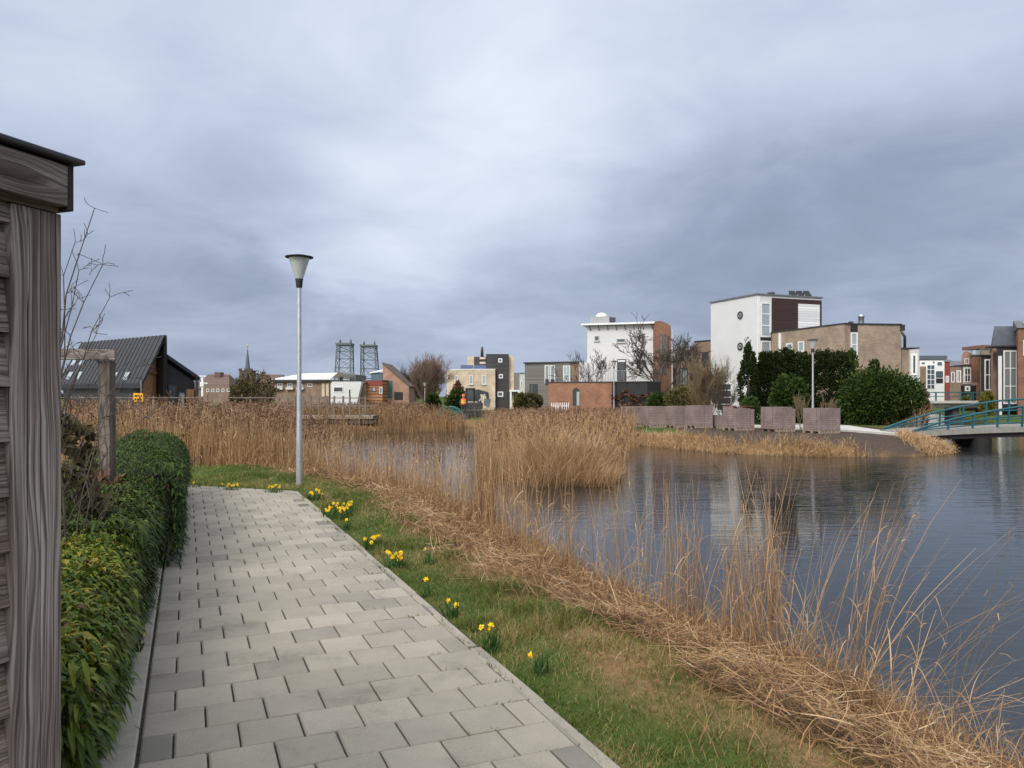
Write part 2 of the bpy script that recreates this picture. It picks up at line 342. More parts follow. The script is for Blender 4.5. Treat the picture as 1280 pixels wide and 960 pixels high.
def np_mesh(name, V, Q, mat, tint=None, parent=None, org=(0, 0, 0), smooth=False):
    """V (n,3), Q (m,4) arrays to a mesh object; tint one value per vertex"""
    V = np.asarray(V, np.float32) - np.asarray(ORG[parent.name] if parent is not None else org, np.float32); Q = np.asarray(Q, np.int32); k = Q.shape[1]
    me = bpy.data.meshes.new(name); me.vertices.add(len(V)); me.vertices.foreach_set('co', V.ravel())
    me.loops.add(Q.size); me.loops.foreach_set('vertex_index', Q.ravel()); me.polygons.add(len(Q))
    me.polygons.foreach_set('loop_start', np.arange(0, Q.size, k, dtype=np.int32))
    if smooth: me.polygons.foreach_set('use_smooth', np.ones(len(Q), bool))
    me.update(calc_edges=True)
    if tint is not None:
        a = me.attributes.new('tint', 'FLOAT', 'POINT'); a.data.foreach_set('value', np.asarray(tint, np.float32))
    me.materials.append(mat)
    return link(name, me, parent, Vector(ORG[parent.name]) if parent is not None else Vector(org))
def ribbons(P, S, W, tint):
    """P (n,k,3) centre lines, S (n,3) or (n,k,3) sideways unit vectors, W (n,k) half widths -> verts, quads, tints"""
    n, k, _ = P.shape
    if S.ndim == 2: S = S[:, None, :]
    V = np.stack([P - S * W[..., None], P + S * W[..., None]], 2).reshape(-1, 3)
    base = (np.arange(n) * 2 * k)[:, None, None] + (np.arange(k - 1) * 2)[None, :, None]
    Q = (base + np.array([0, 1, 3, 2])[None, None, :]).reshape(-1, 4)
    T = np.repeat(np.asarray(tint), 2 * k) if np.ndim(tint) == 1 else np.repeat(np.asarray(tint).reshape(-1), 2)
    return V, Q, T
def joinr(parts):
    Vs, Qs, Ts, o = [], [], [], 0
    for V, Q, T in parts:
        Vs.append(V); Qs.append(Q + o); Ts.append(T); o += len(V)
    return np.concatenate(Vs), np.concatenate(Qs), np.concatenate(Ts)
def U(a, b, n): return rng.uniform(a, b, n)
def unit(v): return v / np.maximum(np.linalg.norm(v, axis=-1, keepdims=True), 1e-9)
# smooth value noise for scattering
_g = rng.random((64, 64))
def vnoise(x, y, s):
    x = np.asarray(x) / s; y = np.asarray(y) / s; i = np.floor(x).astype(int); j = np.floor(y).astype(int); u = x - i; v = y - j
    u = u * u * (3 - 2 * u); v = v * v * (3 - 2 * v); g = lambda a, b: _g[a % 64, b % 64]
    return (g(i, j) * (1 - u) + g(i + 1, j) * u) * (1 - v) + (g(i, j + 1) * (1 - u) + g(i + 1, j + 1) * u) * v

# ------------------------------------------------------------------ the pond and the land round it
WATER_Z = -0.5
POND = np.array([(5.6, -6), (4.2, 0), (3.35, 2.5), (2.70, 4.5), (2.68, 4.9), (2.46, 5.4), (2.02, 6.4), (1.38, 7.64), (.8, 9.4), (0, 11.5), (-.55, 13.3), (-1.5, 15.3), (-3, 17.5), (-5, 19.3), (-12, 20.3), (-30, 21), (-60, 22),
    (-60, 46), (-24, 45), (-10.5, 43), (-3.8, 46.5), (-3.5, 51.5), (-2.6, 52.3), (-2.0, 50), (-1.4, 40), (-.9, 29), (-.35, 21), (.6, 18.6), (2.2, 18.3), (2.6, 20), (3.3, 24), (4.5, 30), (5.4, 33.5), (7.8, 28.8), (9.6, 27.6),
    (11.9, 27), (14.3, 27.2), (16.3, 28.8), (17.6, 31.7), (19.5, 36), (23.5, 44), (31, 60), (50, 104), (60, 126), (66, 139), (70, 139), (66.5, 126), (56, 104), (50, 90), (45, 78), (40, 66), (36, 56), (35.5, 44), (35, 30), (33, -6)], float)
def pond_dist(x, y):
    """signed distance to the water's edge, positive on land"""
    x = np.asarray(x, float); y = np.asarray(y, float); d = np.full(x.shape, 1e9); ins = np.zeros(x.shape, bool)
    for (ax, ay), (bx, by) in zip(POND, np.roll(POND, -1, 0)):
        ex, ey = bx - ax, by - ay; t = np.clip(((x - ax) * ex + (y - ay) * ey) / (ex * ex + ey * ey), 0, 1)
        d = np.minimum(d, np.hypot(x - ax - t * ex, y - ay - t * ey))
        c = ((ay > y) != (by > y)); xi = ax + (y - ay) / (ey if ey else 1e-9) * ex; ins ^= c & (x < xi)
    return np.where(ins, -d, d)
def sstep(a, b, x):
    t = np.clip((x - a) / (b - a), 0, 1); return t * t * (3 - 2 * t)
PO = np.array([-1.68, 3.44]); PV = np.array([-.39, .921]); PU = np.array([.921, .39]); PW = 1.915     # paved path: origin, along, across, width
def path_st(x, y): dx, dy = np.asarray(x) - PO[0], np.asarray(y) - PO[1]; return dx * PV[0] + dy * PV[1], dx * PU[0] + dy * PU[1]
def path_xy(s, t): return PO[0] + s * PV[0] + t * PU[0], PO[1] + s * PV[1] + t * PU[1]
def ground_z(x, y, d=None):
    d = pond_dist(x, y) if d is None else d
    z = np.where(d < 0, -.5 + .6 * np.maximum(d, -1), -.5 + .5 * (1 - (1 - np.clip(d / 1.9, 0, 1)) ** 1.7))
    z = z + (vnoise(x, y, 0.7) - .5) * 0.05 * sstep(-.5, .6, d) + (vnoise(x, y, 3) - .5) * 0.10 * sstep(.3, 3, d)
    s, t = path_st(x, y); near = (s > -9) & (s < 14) & (t > -1.2)
    k = np.where(near, sstep(-1.0, 0.3, -np.abs(t - PW / 2) + PW / 2 + 0.55), 0)      # level with the paving along its edge
    k = np.where(s > 8.5, np.maximum(k, sstep(2.2, 1.2, s - 8.5 - 0) * 0), k)
    return z * (1 - k) + (-0.045) * k
ROT = R(0)
def build_ground():
    a = np.concatenate([np.linspace(-40, 40, 460), np.linspace(40, 320, 140)[1:-1]]); r = np.concatenate([[0.02], np.geomspace(0.6, 2500, 420)])
    A, RR = np.meshgrid(np.radians(a), r); X = np.sin(A) * RR; Y = np.cos(A) * RR
    d = pond_dist(X, Y); Z = ground_z(X, Y, d); Z = np.where(RR > 220, np.minimum(Z, 0.05), Z)
    V = np.stack([X, Y, Z], -1).reshape(-1, 3); nr, na = X.shape
    i, j = np.meshgrid(np.arange(nr - 1), np.arange(na), indexing='ij'); jn = (j + 1) % na
    Q = np.stack([i * na + j, i * na + jn, (i + 1) * na + jn, (i + 1) * na + j], -1).reshape(-1, 4)
    m, nt, N, L, b = new_mat('ground soil')
    at_ = N('ShaderNodeAttribute'); at_.attribute_name = 'zone'; se = N('ShaderNodeSeparateColor'); L(at_.outputs['Color'], se.inputs[0])
    tc = N('ShaderNodeTexCoord')
    def nz(s): n = N('ShaderNodeTexNoise'); n.inputs['Scale'].default_value = s; n.inputs['Detail'].default_value = 8; n.inputs['Roughness'].default_value = .7; L(tc.outputs['Object'], n.inputs['Vector']); return n.outputs[0]
    n1 = nz(1.3); n2 = nz(14)
    g = ramp(N, [(.3, (.035, .06, .014)), (.55, (.07, .10, .022)), (.72, (.16, .13, .05))]); L(n1, g.inputs[0])
    li = ramp(N, [(.3, (.10, .058, .028)), (.7, (.30, .19, .095))]); L(n2, li.inputs[0])
    so_ = ramp(N, [(.3, (.035, .026, .02)), (.7, (.12, .09, .072))]); L(n2, so_.inputs[0])
    mud = ramp(N, [(.3, (.02, .016, .012)), (.7, (.05, .04, .028))]); L(n1, mud.inputs[0])
    def mix(f, x, y): k = N('ShaderNodeMix'); k.data_type = 'RGBA'; L(f, k.inputs[0]); L(x, k.inputs[6]); L(y, k.inputs[7]); return k.outputs[2]
    c = mix(se.outputs[0], g.outputs[0], li.outputs[0]); c = mix(se.outputs[1], c, so_.outputs[0]); c = mix(se.outputs[2], c, mud.outputs[0])
    L(c, b.inputs['Base Color']); b.inputs['Roughness'].default_value = .95; b.inputs['Specular IOR Level'].default_value = .1
    bp = N('ShaderNodeBump'); bp.inputs['Strength'].default_value = .6; bp.inputs['Distance'].default_value = .03; L(n2, bp.inputs['Height']); L(bp.outputs[0], b.inputs['Normal'])
    o = np_mesh('ground', V, Q, m, smooth=True); tag(o, kind='structure')
    lit = np.clip(sstep(2.15, 1.7, d + (vnoise(X, Y, .6) - .5) * .5), 0, 1) * (RR < 60)
    lit = np.maximum(lit, ((X > -1.6) & (X < 6) & (Y > 17) & (Y < 60)) * 1.0)
    soil = ((X > 8) & (X < 19) & (Y > 26) & (Y < 41)) * np.where(X > 12.3, sstep(.0, .25, d), sstep(.7, 1.2, d)); mudm = sstep(.1, -.1, d)
    zc = np.stack([lit, soil, mudm, np.ones_like(lit)], -1).reshape(-1, 4).astype(np.float32)
    at2 = o.data.attributes.new('zone', 'FLOAT_COLOR', 'POINT'); at2.data.foreach_set('color', zc.ravel())
build_ground()
def build_water():
    m, nt, N, L, b = new_mat('pond water')
    b.inputs['Base Color'].default_value = (.018, .022, .024, 1); b.inputs['Roughness'].default_value = .03; b.inputs['IOR'].default_value = 1.333
    tc = N('ShaderNodeTexCoord')
    mp = N('ShaderNodeMapping'); mp.inputs['Rotation'].default_value = (0, 0, R(14)); mp.inputs['Scale'].default_value = (.8, 4.2, 1); L(tc.outputs['Object'], mp.inputs[0])
    n = N('ShaderNodeTexNoise'); n.inputs['Scale'].default_value = 1.5; n.inputs['Detail'].default_value = 4; n.inputs['Distortion'].default_value = .5; L(mp.outputs[0], n.inputs['Vector'])
    mp2 = N('ShaderNodeMapping'); mp2.inputs['Scale'].default_value = (.09, .12, 1); L(tc.outputs['Object'], mp2.inputs[0])
    n2 = N('ShaderNodeTexNoise'); n2.inputs['Scale'].default_value = 1.0; n2.inputs['Detail'].default_value = 3; L(mp2.outputs[0], n2.inputs['Vector'])
    st = N('ShaderNodeMapRange'); L(n2.outputs[0], st.inputs[0]); st.inputs[1].default_value = .38; st.inputs[2].default_value = .62; st.inputs[3].default_value = .25; st.inputs[4].default_value = 1.0
    wv = N('ShaderNodeTexWave'); wv.wave_type = 'BANDS'; wv.bands_direction = 'Y'; wv.inputs['Scale'].default_value = 1.1; wv.inputs['Distortion'].default_value = 5.0; wv.inputs['Detail'].default_value = 3; wv.inputs['Detail Scale'].default_value = .5
    mp3 = N('ShaderNodeMapping'); mp3.inputs['Rotation'].default_value = (0, 0, R(-9)); mp3.inputs['Scale'].default_value = (.35, 1.6, 1); L(tc.outputs['Object'], mp3.inputs[0]); L(mp3.outputs[0], wv.inputs['Vector'])
    ad = N('ShaderNodeMath'); ad.operation = 'MULTIPLY_ADD'; L(wv.outputs['Fac'], ad.inputs[0]); ad.inputs[1].default_value = .10; L(n.outputs[0], ad.inputs[2])
    h = N('ShaderNodeMath'); h.operation = 'MULTIPLY'; L(ad.outputs[0], h.inputs[0]); L(st.outputs[0], h.inputs[1])
    bp = N('ShaderNodeBump'); bp.inputs['Strength'].default_value = 1.0; bp.inputs['Distance'].default_value = WATER_WAVE; L(h.outputs[0], bp.inputs['Height']); L(bp.outputs[0], b.inputs['Normal'])
    mb = MB(); mb.add([(-90, -20, WATER_Z), (130, -20, WATER_Z), (130, 190, WATER_Z), (-90, 190, WATER_Z)], [(0, 1, 2, 3)])
    tag(mb.build('water', m), kind='structure')
WATER_WAVE = 0.014
build_water()

# ------------------------------------------------------------------ paved path
def build_path():
    m, nt, N, L, b = new_mat('concrete pavers')
    a = N('ShaderNodeAttribute'); a.attribute_name = 'tint'; tc = N('ShaderNodeTexCoord')
    base = ramp(N, [(0, (.16, .152, .138)), (.3, (.29, .266, .220)), (1, (.40, .365, .298))]); L(a.outputs['Fac'], base.inputs[0])
    def nz(s, d=6, r=.7): n = N('ShaderNodeTexNoise'); n.inputs['Scale'].default_value = s; n.inputs['Detail'].default_value = d; n.inputs['Roughness'].default_value = r; L(tc.outputs['Object'], n.inputs['Vector']); return n.outputs[0]
    f1 = ramp(N, [(.28, (.60, .60, .585)), (.45, (.93, .93, .92)), (.72, (1.13, 1.12, 1.10))]); L(nz(1.7, 10, .72), f1.inputs[0])
    f2 = ramp(N, [(.25, (.78, .78, .78)), (.75, (1.16, 1.16, 1.16))]); L(nz(160, 3), f2.inputs[0])
    def mlt(x, y): k = N('ShaderNodeMix'); k.data_type = 'RGBA'; k.blend_type = 'MULTIPLY'; k.inputs[0].default_value = 1; L(x, k.inputs[6]); L(y, k.inputs[7]); return k.outputs[2]
    L(mlt(mlt(base.outputs[0], f1.outputs[0]), f2.outputs[0]), b.inputs['Base Color']); b.inputs['Roughness'].default_value = .85; b.inputs['Specular IOR Level'].default_value = .25
    bp = N('ShaderNodeBump'); bp.inputs['Strength'].default_value = .35; bp.inputs['Distance'].default_value = .004; L(nz(120, 4), bp.inputs['Height']); L(bp.outputs[0], b.inputs['Normal'])
    bm = bmesh.new(); T = .2945; lay = bm.verts.layers.float.new('tint')
    def tile(s0, s1, t0, t1, tint, g=.0035, z=0.0):
        ch = .006; w = [random.uniform(-.0025, .0025) for _ in range(4)]; rows = []
        for (ins, zz) in ((g, -.05), (g, -ch), (g + ch, 0)):
            c = [(s0 + ins, t0 + ins * 1.45), (s1 - ins, t0 + ins * 1.45), (s1 - ins, t1 - ins * 1.45), (s0 + ins, t1 - ins * 1.45)]; ring = []
            for (s, t), dw in zip(c, w):
                x, y = path_xy(s, t); v = bm.verts.new((x, y, z + zz + dw)); v[lay] = tint; ring.append(v)
            rows.append(ring)
        for r0, r1 in zip(rows, rows[1:]):
            for i in range(4): bm.faces.new((r0[i], r0[(i + 1) % 4], r1[(i + 1) % 4], r1[i]))
        bm.faces.new(rows[-1])
    n0, n1 = -14, 40
    for k in range(n0, n1):
        s0 = k * T; ext = 0 if s0 < 9 else -8 * T - (T / 2 if k % 2 else 0)
        t = ext if s0 >= 9 else 0.0
        first = True
        while t < PW - 1e-4:
            w = T / 2 if (first and k % 2 == 0 and ext == 0) else T
            w = min(w, PW - t); half = w < T * .75
            tint = random.gauss(.62, .16) - (.42 * random.random() if half else 0) - (.1 if random.random() < .08 else 0)
            tile(s0, s0 + T, t, t + w, max(0, min(1, tint)), z=random.gauss(0, .0012)); t += w; first = False
    s = n0 * T
    while s < 9.8:     # worn edging slabs along the grass, some of them sunk
        L_ = random.choice((.5, .98, 1.0)); tile(s, s + L_, PW + .003, PW + random.uniform(.065, .095), random.uniform(.3, .7), .003, z=-.007 + random.gauss(0, .004)); s += L_ + random.choice((0, .01, .04))
    # the far end turns off to the left: cut along the skewed row
    pa = Vector((-3.45, 13.2, 0)); pb = Vector((-5.85, 14.15, 0)); d = (pb - pa).normalized(); nrm = Vector((-d.y, d.x, 0))
    if nrm.dot(Vector((0, 1, 0))) < 0: nrm = -nrm
    bmesh.ops.bisect_plane(bm, geom=bm.verts[:] + bm.edges[:] + bm.faces[:], plane_co=pa, plane_no=nrm, clear_outer=True)
    bmesh.ops.recalc_face_normals(bm, faces=bm.faces)
    me = bpy.data.meshes.new('path'); bm.to_mesh(me); bm.free(); me.materials.append(m); o = link('path', me, None, Vector((0, 0, 0))); tag(o, kind='structure')
    # sandy joints under the slabs
    jm = plain('joint sand', (.055, .05, .042), .95, .4, 30)
    q = [path_xy(-4.2, -.02), path_xy(-4.2, PW + .09), path_xy(9.6, PW + .09), (pa.x, pa.y), (pb.x, pb.y), path_xy(10.9, -2.6), path_xy(9.0, -2.6), path_xy(9.0, -.02)]
    mb = MB(); mb.add([(x, y, -.022) for x, y in q], [tuple(range(len(q)))]); tag(mb.build('path_bed', jm), kind='structure')
    # kerb along the hedge
    kb = MB(); s = -4.2
    while s < 9.0:
        p = [path_xy(a, t) for a, t in ((s + .003, -.175), (s + .997, -.175), (s + .997, -.012), (s + .003, -.012))]; kb.prism(p, -.15, .004 + random.uniform(-.003, .003)); s += 1.0
    tag(kb.build('kerb', plain('kerb concrete', (.38, .345, .285), .9, .18, 6, bump=.3, bscale=90), bevel=.008), kind='structure')
build_path()

# ------------------------------------------------------------------ grass, reeds and dead stalks
REED_STOPS = [(0, (.07, .042, .024)), (.25, (.20, .11, .052)), (.55, (.40, .25, .125)), (.8, (.50, .345, .19)), (1, (.62, .50, .34))]
MT['reed'] = tinted('dry reed straw', REED_STOPS, .65, .25, .2)
MT['plume'] = tinted('reed plumes', [(0, (.08, .046, .034)), (.5, (.20, .12, .08)), (1, (.34, .23, .14))], .9, .1, .2)
MT['grass'] = tinted('grass blades', [(0, (.030, .055, .008)), (.4, (.075, .125, .016)), (.68, (.15, .185, .03)), (.8, (.25, .21, .07)), (1, (.40, .29, .14))], .55, .3, .25)
def stalk_lines(x, y, z, h, lean, bend, k=5, az=None):
    n = len(x); az = U(0, 2 * np.pi, n) if az is None else az; t = np.linspace(0, 1, k)[None, :]
    off = h[:, None] * (lean[:, None] * t + bend[:, None] * t ** 2.4)
    zz = h[:, None] * t * np.sqrt(np.maximum(1 - (lean[:, None] + bend[:, None] * t ** 1.4) ** 2 * .8, .05))
    return np.stack([x[:, None] + np.cos(az)[:, None] * off, y[:, None] + np.sin(az)[:, None] * off, z[:, None] + zz], -1), az
def side_of(n): a = U(0, 2 * np.pi, n); return np.stack([np.cos(a), np.sin(a), np.zeros(n)], -1)
def reed_stand(name, x, y, h, w=.004, lean=.08, bend=.12, leaves=1.0, plume=.6, tint=(.45, .85), az=None, zbase=None, leafw=1.6, droop=.5, plume_len=.22):
    """standing dead reeds: a stalk each, a few dry leaves, and a feathery plume on some"""
    n = len(x); z = (np.maximum(ground_z(x, y), WATER_Z - .05) - .02) if zbase is None else zbase
    ln = np.abs(rng.normal(lean, lean * .6 + .01, n)); bd = np.abs(rng.normal(bend, bend * .7 + .01, n))
    P, az2 = stalk_lines(x, y, z, h, ln, bd, 5, az); tn = U(tint[0], tint[1], n) - .12 * (vnoise(x, y, 2.2) < .4)
    dist = np.hypot(x, y); ww = w * (1 + np.clip(dist - 12, 0, 40) / 26) * U(.6, 1.3, n)
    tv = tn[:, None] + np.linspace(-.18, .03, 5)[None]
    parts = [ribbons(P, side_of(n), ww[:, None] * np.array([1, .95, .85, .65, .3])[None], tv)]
    m = int(n * leaves)
    if m:
        i = rng.integers(0, n, m); f = U(.12, .92, m) * 3.99; k0 = f.astype(int); fr = (f - k0)[:, None]; b0 = P[i, k0] * (1 - fr) + P[i, k0 + 1] * fr
        L_ = U(.18, .42, m) * np.clip(h[i] / 1.6, .4, 1.2); a = U(0, 2 * np.pi, m); t = np.linspace(0, 1, 4)[None]
        out = L_[:, None] * (.25 * t + .5 * t * t); up = L_[:, None] * (U(.4, .9, m)[:, None] * t - U(droop * .4, droop * 2, m)[:, None] * t ** 2.2)
        LP = np.stack([b0[:, 0:1] + np.cos(a)[:, None] * out, b0[:, 1:2] + np.sin(a)[:, None] * out, b0[:, 2:3] + up], -1)
        S = np.stack([-np.sin(a), np.cos(a), U(-.3, .3, m)], -1); lt = np.clip(tn[i] + U(-.2, .15, m), 0, 1)
        parts.append(ribbons(LP, unit(S), (ww[i] * leafw)[:, None] * np.array([.7, 1, .8, .1])[None], lt))
    V, Q, T = joinr(parts); o = np_mesh(name, V, Q, MT['reed'], np.clip(T, 0, 1))
    pm = None
    if plume:
        i = np.nonzero(rng.random(n) < plume)[0]; m = len(i); q = 6; top = P[i, -1]; dr = np.stack([np.cos(az2[i]), np.sin(az2[i])], -1)
        segs = []
        ph = plume_len * U(.7, 1.3, m)
        for c in range(q):
            f = c / q; b0 = top + np.stack([dr[:, 0] * ph * f * .25, dr[:, 1] * ph * f * .25, ph * (f - .35)], -1); t = np.linspace(0, 1, 3)[None]
            a = az2[i] + U(-1.5, 1.5, m); l = ph * U(.35, .6, m) * (1 - .5 * f)
            LP = np.stack([b0[:, 0:1] + np.cos(a)[:, None] * l[:, None] * t * .45, b0[:, 1:2] + np.sin(a)[:, None] * l[:, None] * t * .45, b0[:, 2:3] + l[:, None] * (.9 * t - .6 * t * t)], -1)
            segs.append(ribbons(LP, side_of(m), (ww[i] * 3.0 * U(.7, 1.4, m))[:, None] * np.array([.5, 1, .25])[None], U(.1, .9, m)))
        V, Q, T = joinr(segs); pm = np_mesh('plumes', V, Q, MT['plume'], T, parent=o)
    return o
def scatter(n, x0, x1, y0, y1, ok):
    x = U(x0, x1, n); y = U(y0, y1, n); k = ok(x, y); return x[k], y[k]

# grass on the verge and round the lamp
def build_grass():
    V = []
    def field(n, x0, x1, y0, y1, hmul, wmul):
        x = U(x0, x1, n); y = U(y0, y1, n); d = pond_dist(x, y); s, t = path_st(x, y)
        edge = 1.22 + .46 * sstep(4.5, 8, y) + (vnoise(x, y, .5) - .5) * .6
        far = ((y - 13.2) * 2.4 + (x + 3.45) * .95) > 0      # beyond the skewed end of the paving
        ok = (d > edge * .98 - .1) & ((t > PW + .075 + (vnoise(x, y, .16) - .5) * .17) | (far & (t > -7))) & (y > 1.5)
        ok &= rng.random(n) < np.clip(sstep(.9, 1.3, d) + .1, 0, 1) * (.25 + 1.0 * vnoise(x, y, .2))
        x, y, d = x[ok], y[ok], d[ok]; n = len(x); z = ground_z(x, y, d) - .008
        tuft = vnoise(x, y, .33) * vnoise(x + 9, y, .9); h = (U(.025, .075, n) + .11 * sstep(.36, .7, tuft)) * hmul * (.55 + .7 * vnoise(x + 4, y, .26))
        P, _ = stalk_lines(x, y, z, h, U(.1, .75, n), U(.1, .5, n), 3)
        dry = .65 * vnoise(x + 31, y + 5, .5) + .35 * vnoise(x + 3, y + 15, .17); tn = U(.05, .62, n) + .1 * sstep(.3, .8, vnoise(x, y + 50, 1.1)); tn = np.where(rng.random(n) < .18 + .8 * sstep(.48, .8, dry), U(.68, 1.0, n), tn)
        V.append(ribbons(P, side_of(n), (U(.0013, .0026, n) * wmul)[:, None] * np.array([1, .8, .12])[None], np.clip(tn, 0, 1)))
    field(260000, -1.5, 3.4, 2.0, 9.0, 1, 1)
    field(150000, -6.5, .2, 8.5, 20, 1.25, 1.7)
    field(70000, -14, -4.5, 13, 20.5, 1.3, 2.2)
    # weeds and moss blades in the paving joints, thickest along the verge
    n = 5200; k = rng.integers(-10, 33, n); s = k * .2945 + rng.normal(0, .004, n); t = PW - np.abs(rng.normal(0, .16, n)); t = np.where(rng.random(n) < .12, U(-.02, .01, n), t); t = np.where(rng.random(n) < .35, PW + U(-.01, .03, n), t); s = np.where((t > PW - .02) | (t < .02), U(-3, 9.5, n), s)
    keep = rng.random(n) < sstep(.35, .75, vnoise(s * 1.0, t * 3, .45)); s, t = s[keep], t[keep]; n = len(s); x, y = path_xy(s, t)
    P, _ = stalk_lines(x, y, np.full(n, -.012), U(.012, .05, n), U(.2, 1.0, n), U(.1, .6, n), 3); V.append(ribbons(P, side_of(n), U(.0012, .003, n)[:, None] * np.array([1, .8, .12])[None], np.clip(rng.normal(.45, .28, n), 0, 1)))
    v, q, t = joinr(V); o = np_mesh('grass', v, q, MT['grass'], t); tag(o, 'short patchy spring grass on the verge beside the paving', 'grass', kind='stuff')
build_grass()

# fallen straw along the near bank
def build_litter():
    n = 150000; x = np.concatenate([U(-5, 4.5, 130000), U(.3, 3.6, 20000)]); y = np.concatenate([U(2.2, 19, 130000), U(2.3, 6.5, 20000)]); d = pond_dist(x, y) + (vnoise(x, y, .5) - .5) * .35
    ok = (d > .0) & (d < 1.5 + .4 * sstep(4.5, 8, y)) & (rng.random(n) < np.clip(1.15 - np.abs(d - .8) * .75, 0, 1)); x, y = x[ok], y[ok]; n = len(x)
    dist = np.hypot(x, y); z = ground_z(x, y) + np.abs(rng.normal(0, .055, n)) + .01
    a = np.where(rng.random(n) < .5, rng.normal(R(-50), .6, n), U(0, 2 * np.pi, n)); L_ = U(.06, .26, n) * np.where(rng.random(n) < .1, 2.0, 1); t = np.linspace(-.5, .5, 4)[None]
    tilt = rng.normal(0, .28, n); sag = U(-.25, .25, n)
    P = np.stack([x[:, None] + np.cos(a)[:, None] * L_[:, None] * t, y[:, None] + np.sin(a)[:, None] * L_[:, None] * t, z[:, None] + L_[:, None] * (t * tilt[:, None] + (t * t - .1) * sag[:, None])], -1)
    gz_ = ground_z(P[..., 0].ravel(), P[..., 1].ravel()).reshape(P.shape[:2]); P[..., 2] = np.maximum(P[..., 2], np.maximum(gz_, WATER_Z) + .006)
    S = np.stack([-np.sin(a), np.cos(a), U(-.8, .8, n)], -1); tn = np.clip(rng.normal(.42, .22, n) + .55 * (vnoise(x, y, .3) - .5), 0, 1)
    parts = [ribbons(P, unit(S), (U(.0018, .0042, n) * (1 + np.clip(dist - 6, 0, 20) / 14))[:, None] * np.array([.7, 1, 1, .4])[None] * .8, tn)]
    n = 120000; x = U(-6, 4.6, n); y = U(2.2, 19.5, n); d = pond_dist(x, y) + (vnoise(x, y, .4) - .5) * .3      # short upright stubble and dead leaves
    ok = (d > -.05) & (d < 1.9) & (rng.random(n) < .22 + .78 * sstep(1.3, .2, d)); x, y, d = x[ok], y[ok], d[ok]; n = len(x); dist = np.hypot(x, y)
    P, _ = stalk_lines(x, y, np.maximum(ground_z(x, y), WATER_Z - .03), U(.07, .38, n) * (.5 + .8 * vnoise(x, y, .8)) * (1 - .3 * sstep(.5, 1.6, d)), U(.05, .6, n), U(.1, .6, n), 4)
    parts.append(ribbons(P, side_of(n), (U(.0015, .0032, n) * (1 + np.clip(dist - 6, 0, 20) / 14))[:, None] * np.array([1, .9, .7, .15])[None], np.clip(rng.normal(.42, .17, n), 0, 1)))
    v, q, t = joinr(parts); o = np_mesh('dead_reed_litter', v, q, MT['reed'], t); tag(o, 'matted fallen straw covering the near bank between grass and water', 'dead reeds', kind='stuff')
build_litter()
def clump(n, px, py, r, spread=1.0):
    c = atz(px, py, -.35); a = U(0, 2 * np.pi, n); q = r * np.sqrt(U(0, 1, n)); return c.x + np.cos(a) * q * spread, c.y + np.sin(a) * q
def build_near_reeds():
    X, Y, H, AZ, LE, BE = [], [], [], [], [], []
    def add(n, px, py, r, h0, h1, lean=.08, bend=.08, az=None, spread=1.0):
        x, y = clump(n, px, py, r, spread); X.append(x); Y.append(y); H.append(U(h0, h1, n)); AZ.append(U(0, 2 * np.pi, n) if az is None else rng.normal(az, .5, n)); LE.append(np.abs(rng.normal(lean, lean * .5, n))); BE.append(np.abs(rng.normal(bend, bend * .6, n)))
    for a in NEAR_CLUMPS: add(*a)
    x, y, h, az, le, be = map(np.concatenate, (X, Y, H, AZ, LE, BE)); z = np.maximum(ground_z(x, y), WATER_Z - .05) - .02
    n = len(x); P, az = stalk_lines(x, y, z, h, le, be, 6, az)
    jit = rng.normal(0, .006, (n, 6, 2)); jit[:, 0] = 0; P[..., :2] += np.cumsum(jit, 1) * h[:, None, None]
    dist = np.hypot(x, y); ww = .0023 * np.where(le > .25, 1.2, 1) * (1 + np.clip(dist - 5, 0, 30) / 16) * U(.45, 1.3, n); tn = U(.34, .84, n)
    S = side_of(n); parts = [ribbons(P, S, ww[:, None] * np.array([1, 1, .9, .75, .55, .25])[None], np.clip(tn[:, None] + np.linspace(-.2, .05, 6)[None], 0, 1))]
    m = int(n * 1.1); i = rng.integers(0, n, m); f = U(.05, .8, m) * 4.99; k0 = f.astype(int); fr = (f - k0)[:, None]; b0 = P[i, k0] * (1 - fr) + P[i, k0 + 1] * fr
    L_ = U(.1, .38, m); a = az[i] + rng.normal(0, 1.1, m); t = np.linspace(0, 1, 5)[None]; out = L_[:, None] * (.3 * t + .45 * t * t); up = L_[:, None] * (U(.3, 1.0, m)[:, None] * t - U(.2, 1.4, m)[:, None] * t ** 2.3)
    LP = np.stack([b0[:, 0:1] + np.cos(a)[:, None] * out, b0[:, 1:2] + np.sin(a)[:, None] * out, b0[:, 2:3] + up], -1)
    parts.append(ribbons(LP, unit(np.stack([-np.sin(a), np.cos(a), U(-.4, .4, m)], -1)), (ww[i] * 1.25)[:, None] * np.array([.6, 1, .9, .6, .08])[None], np.clip(tn[i] + U(-.15, .15, m), 0, 1)))
    v, q, tt = joinr(parts); o = np_mesh('near_reeds', v, q, MT['reed'], tt); tag(o, 'tall thin dry reeds standing along the near water edge', 'reeds', kind='stuff')
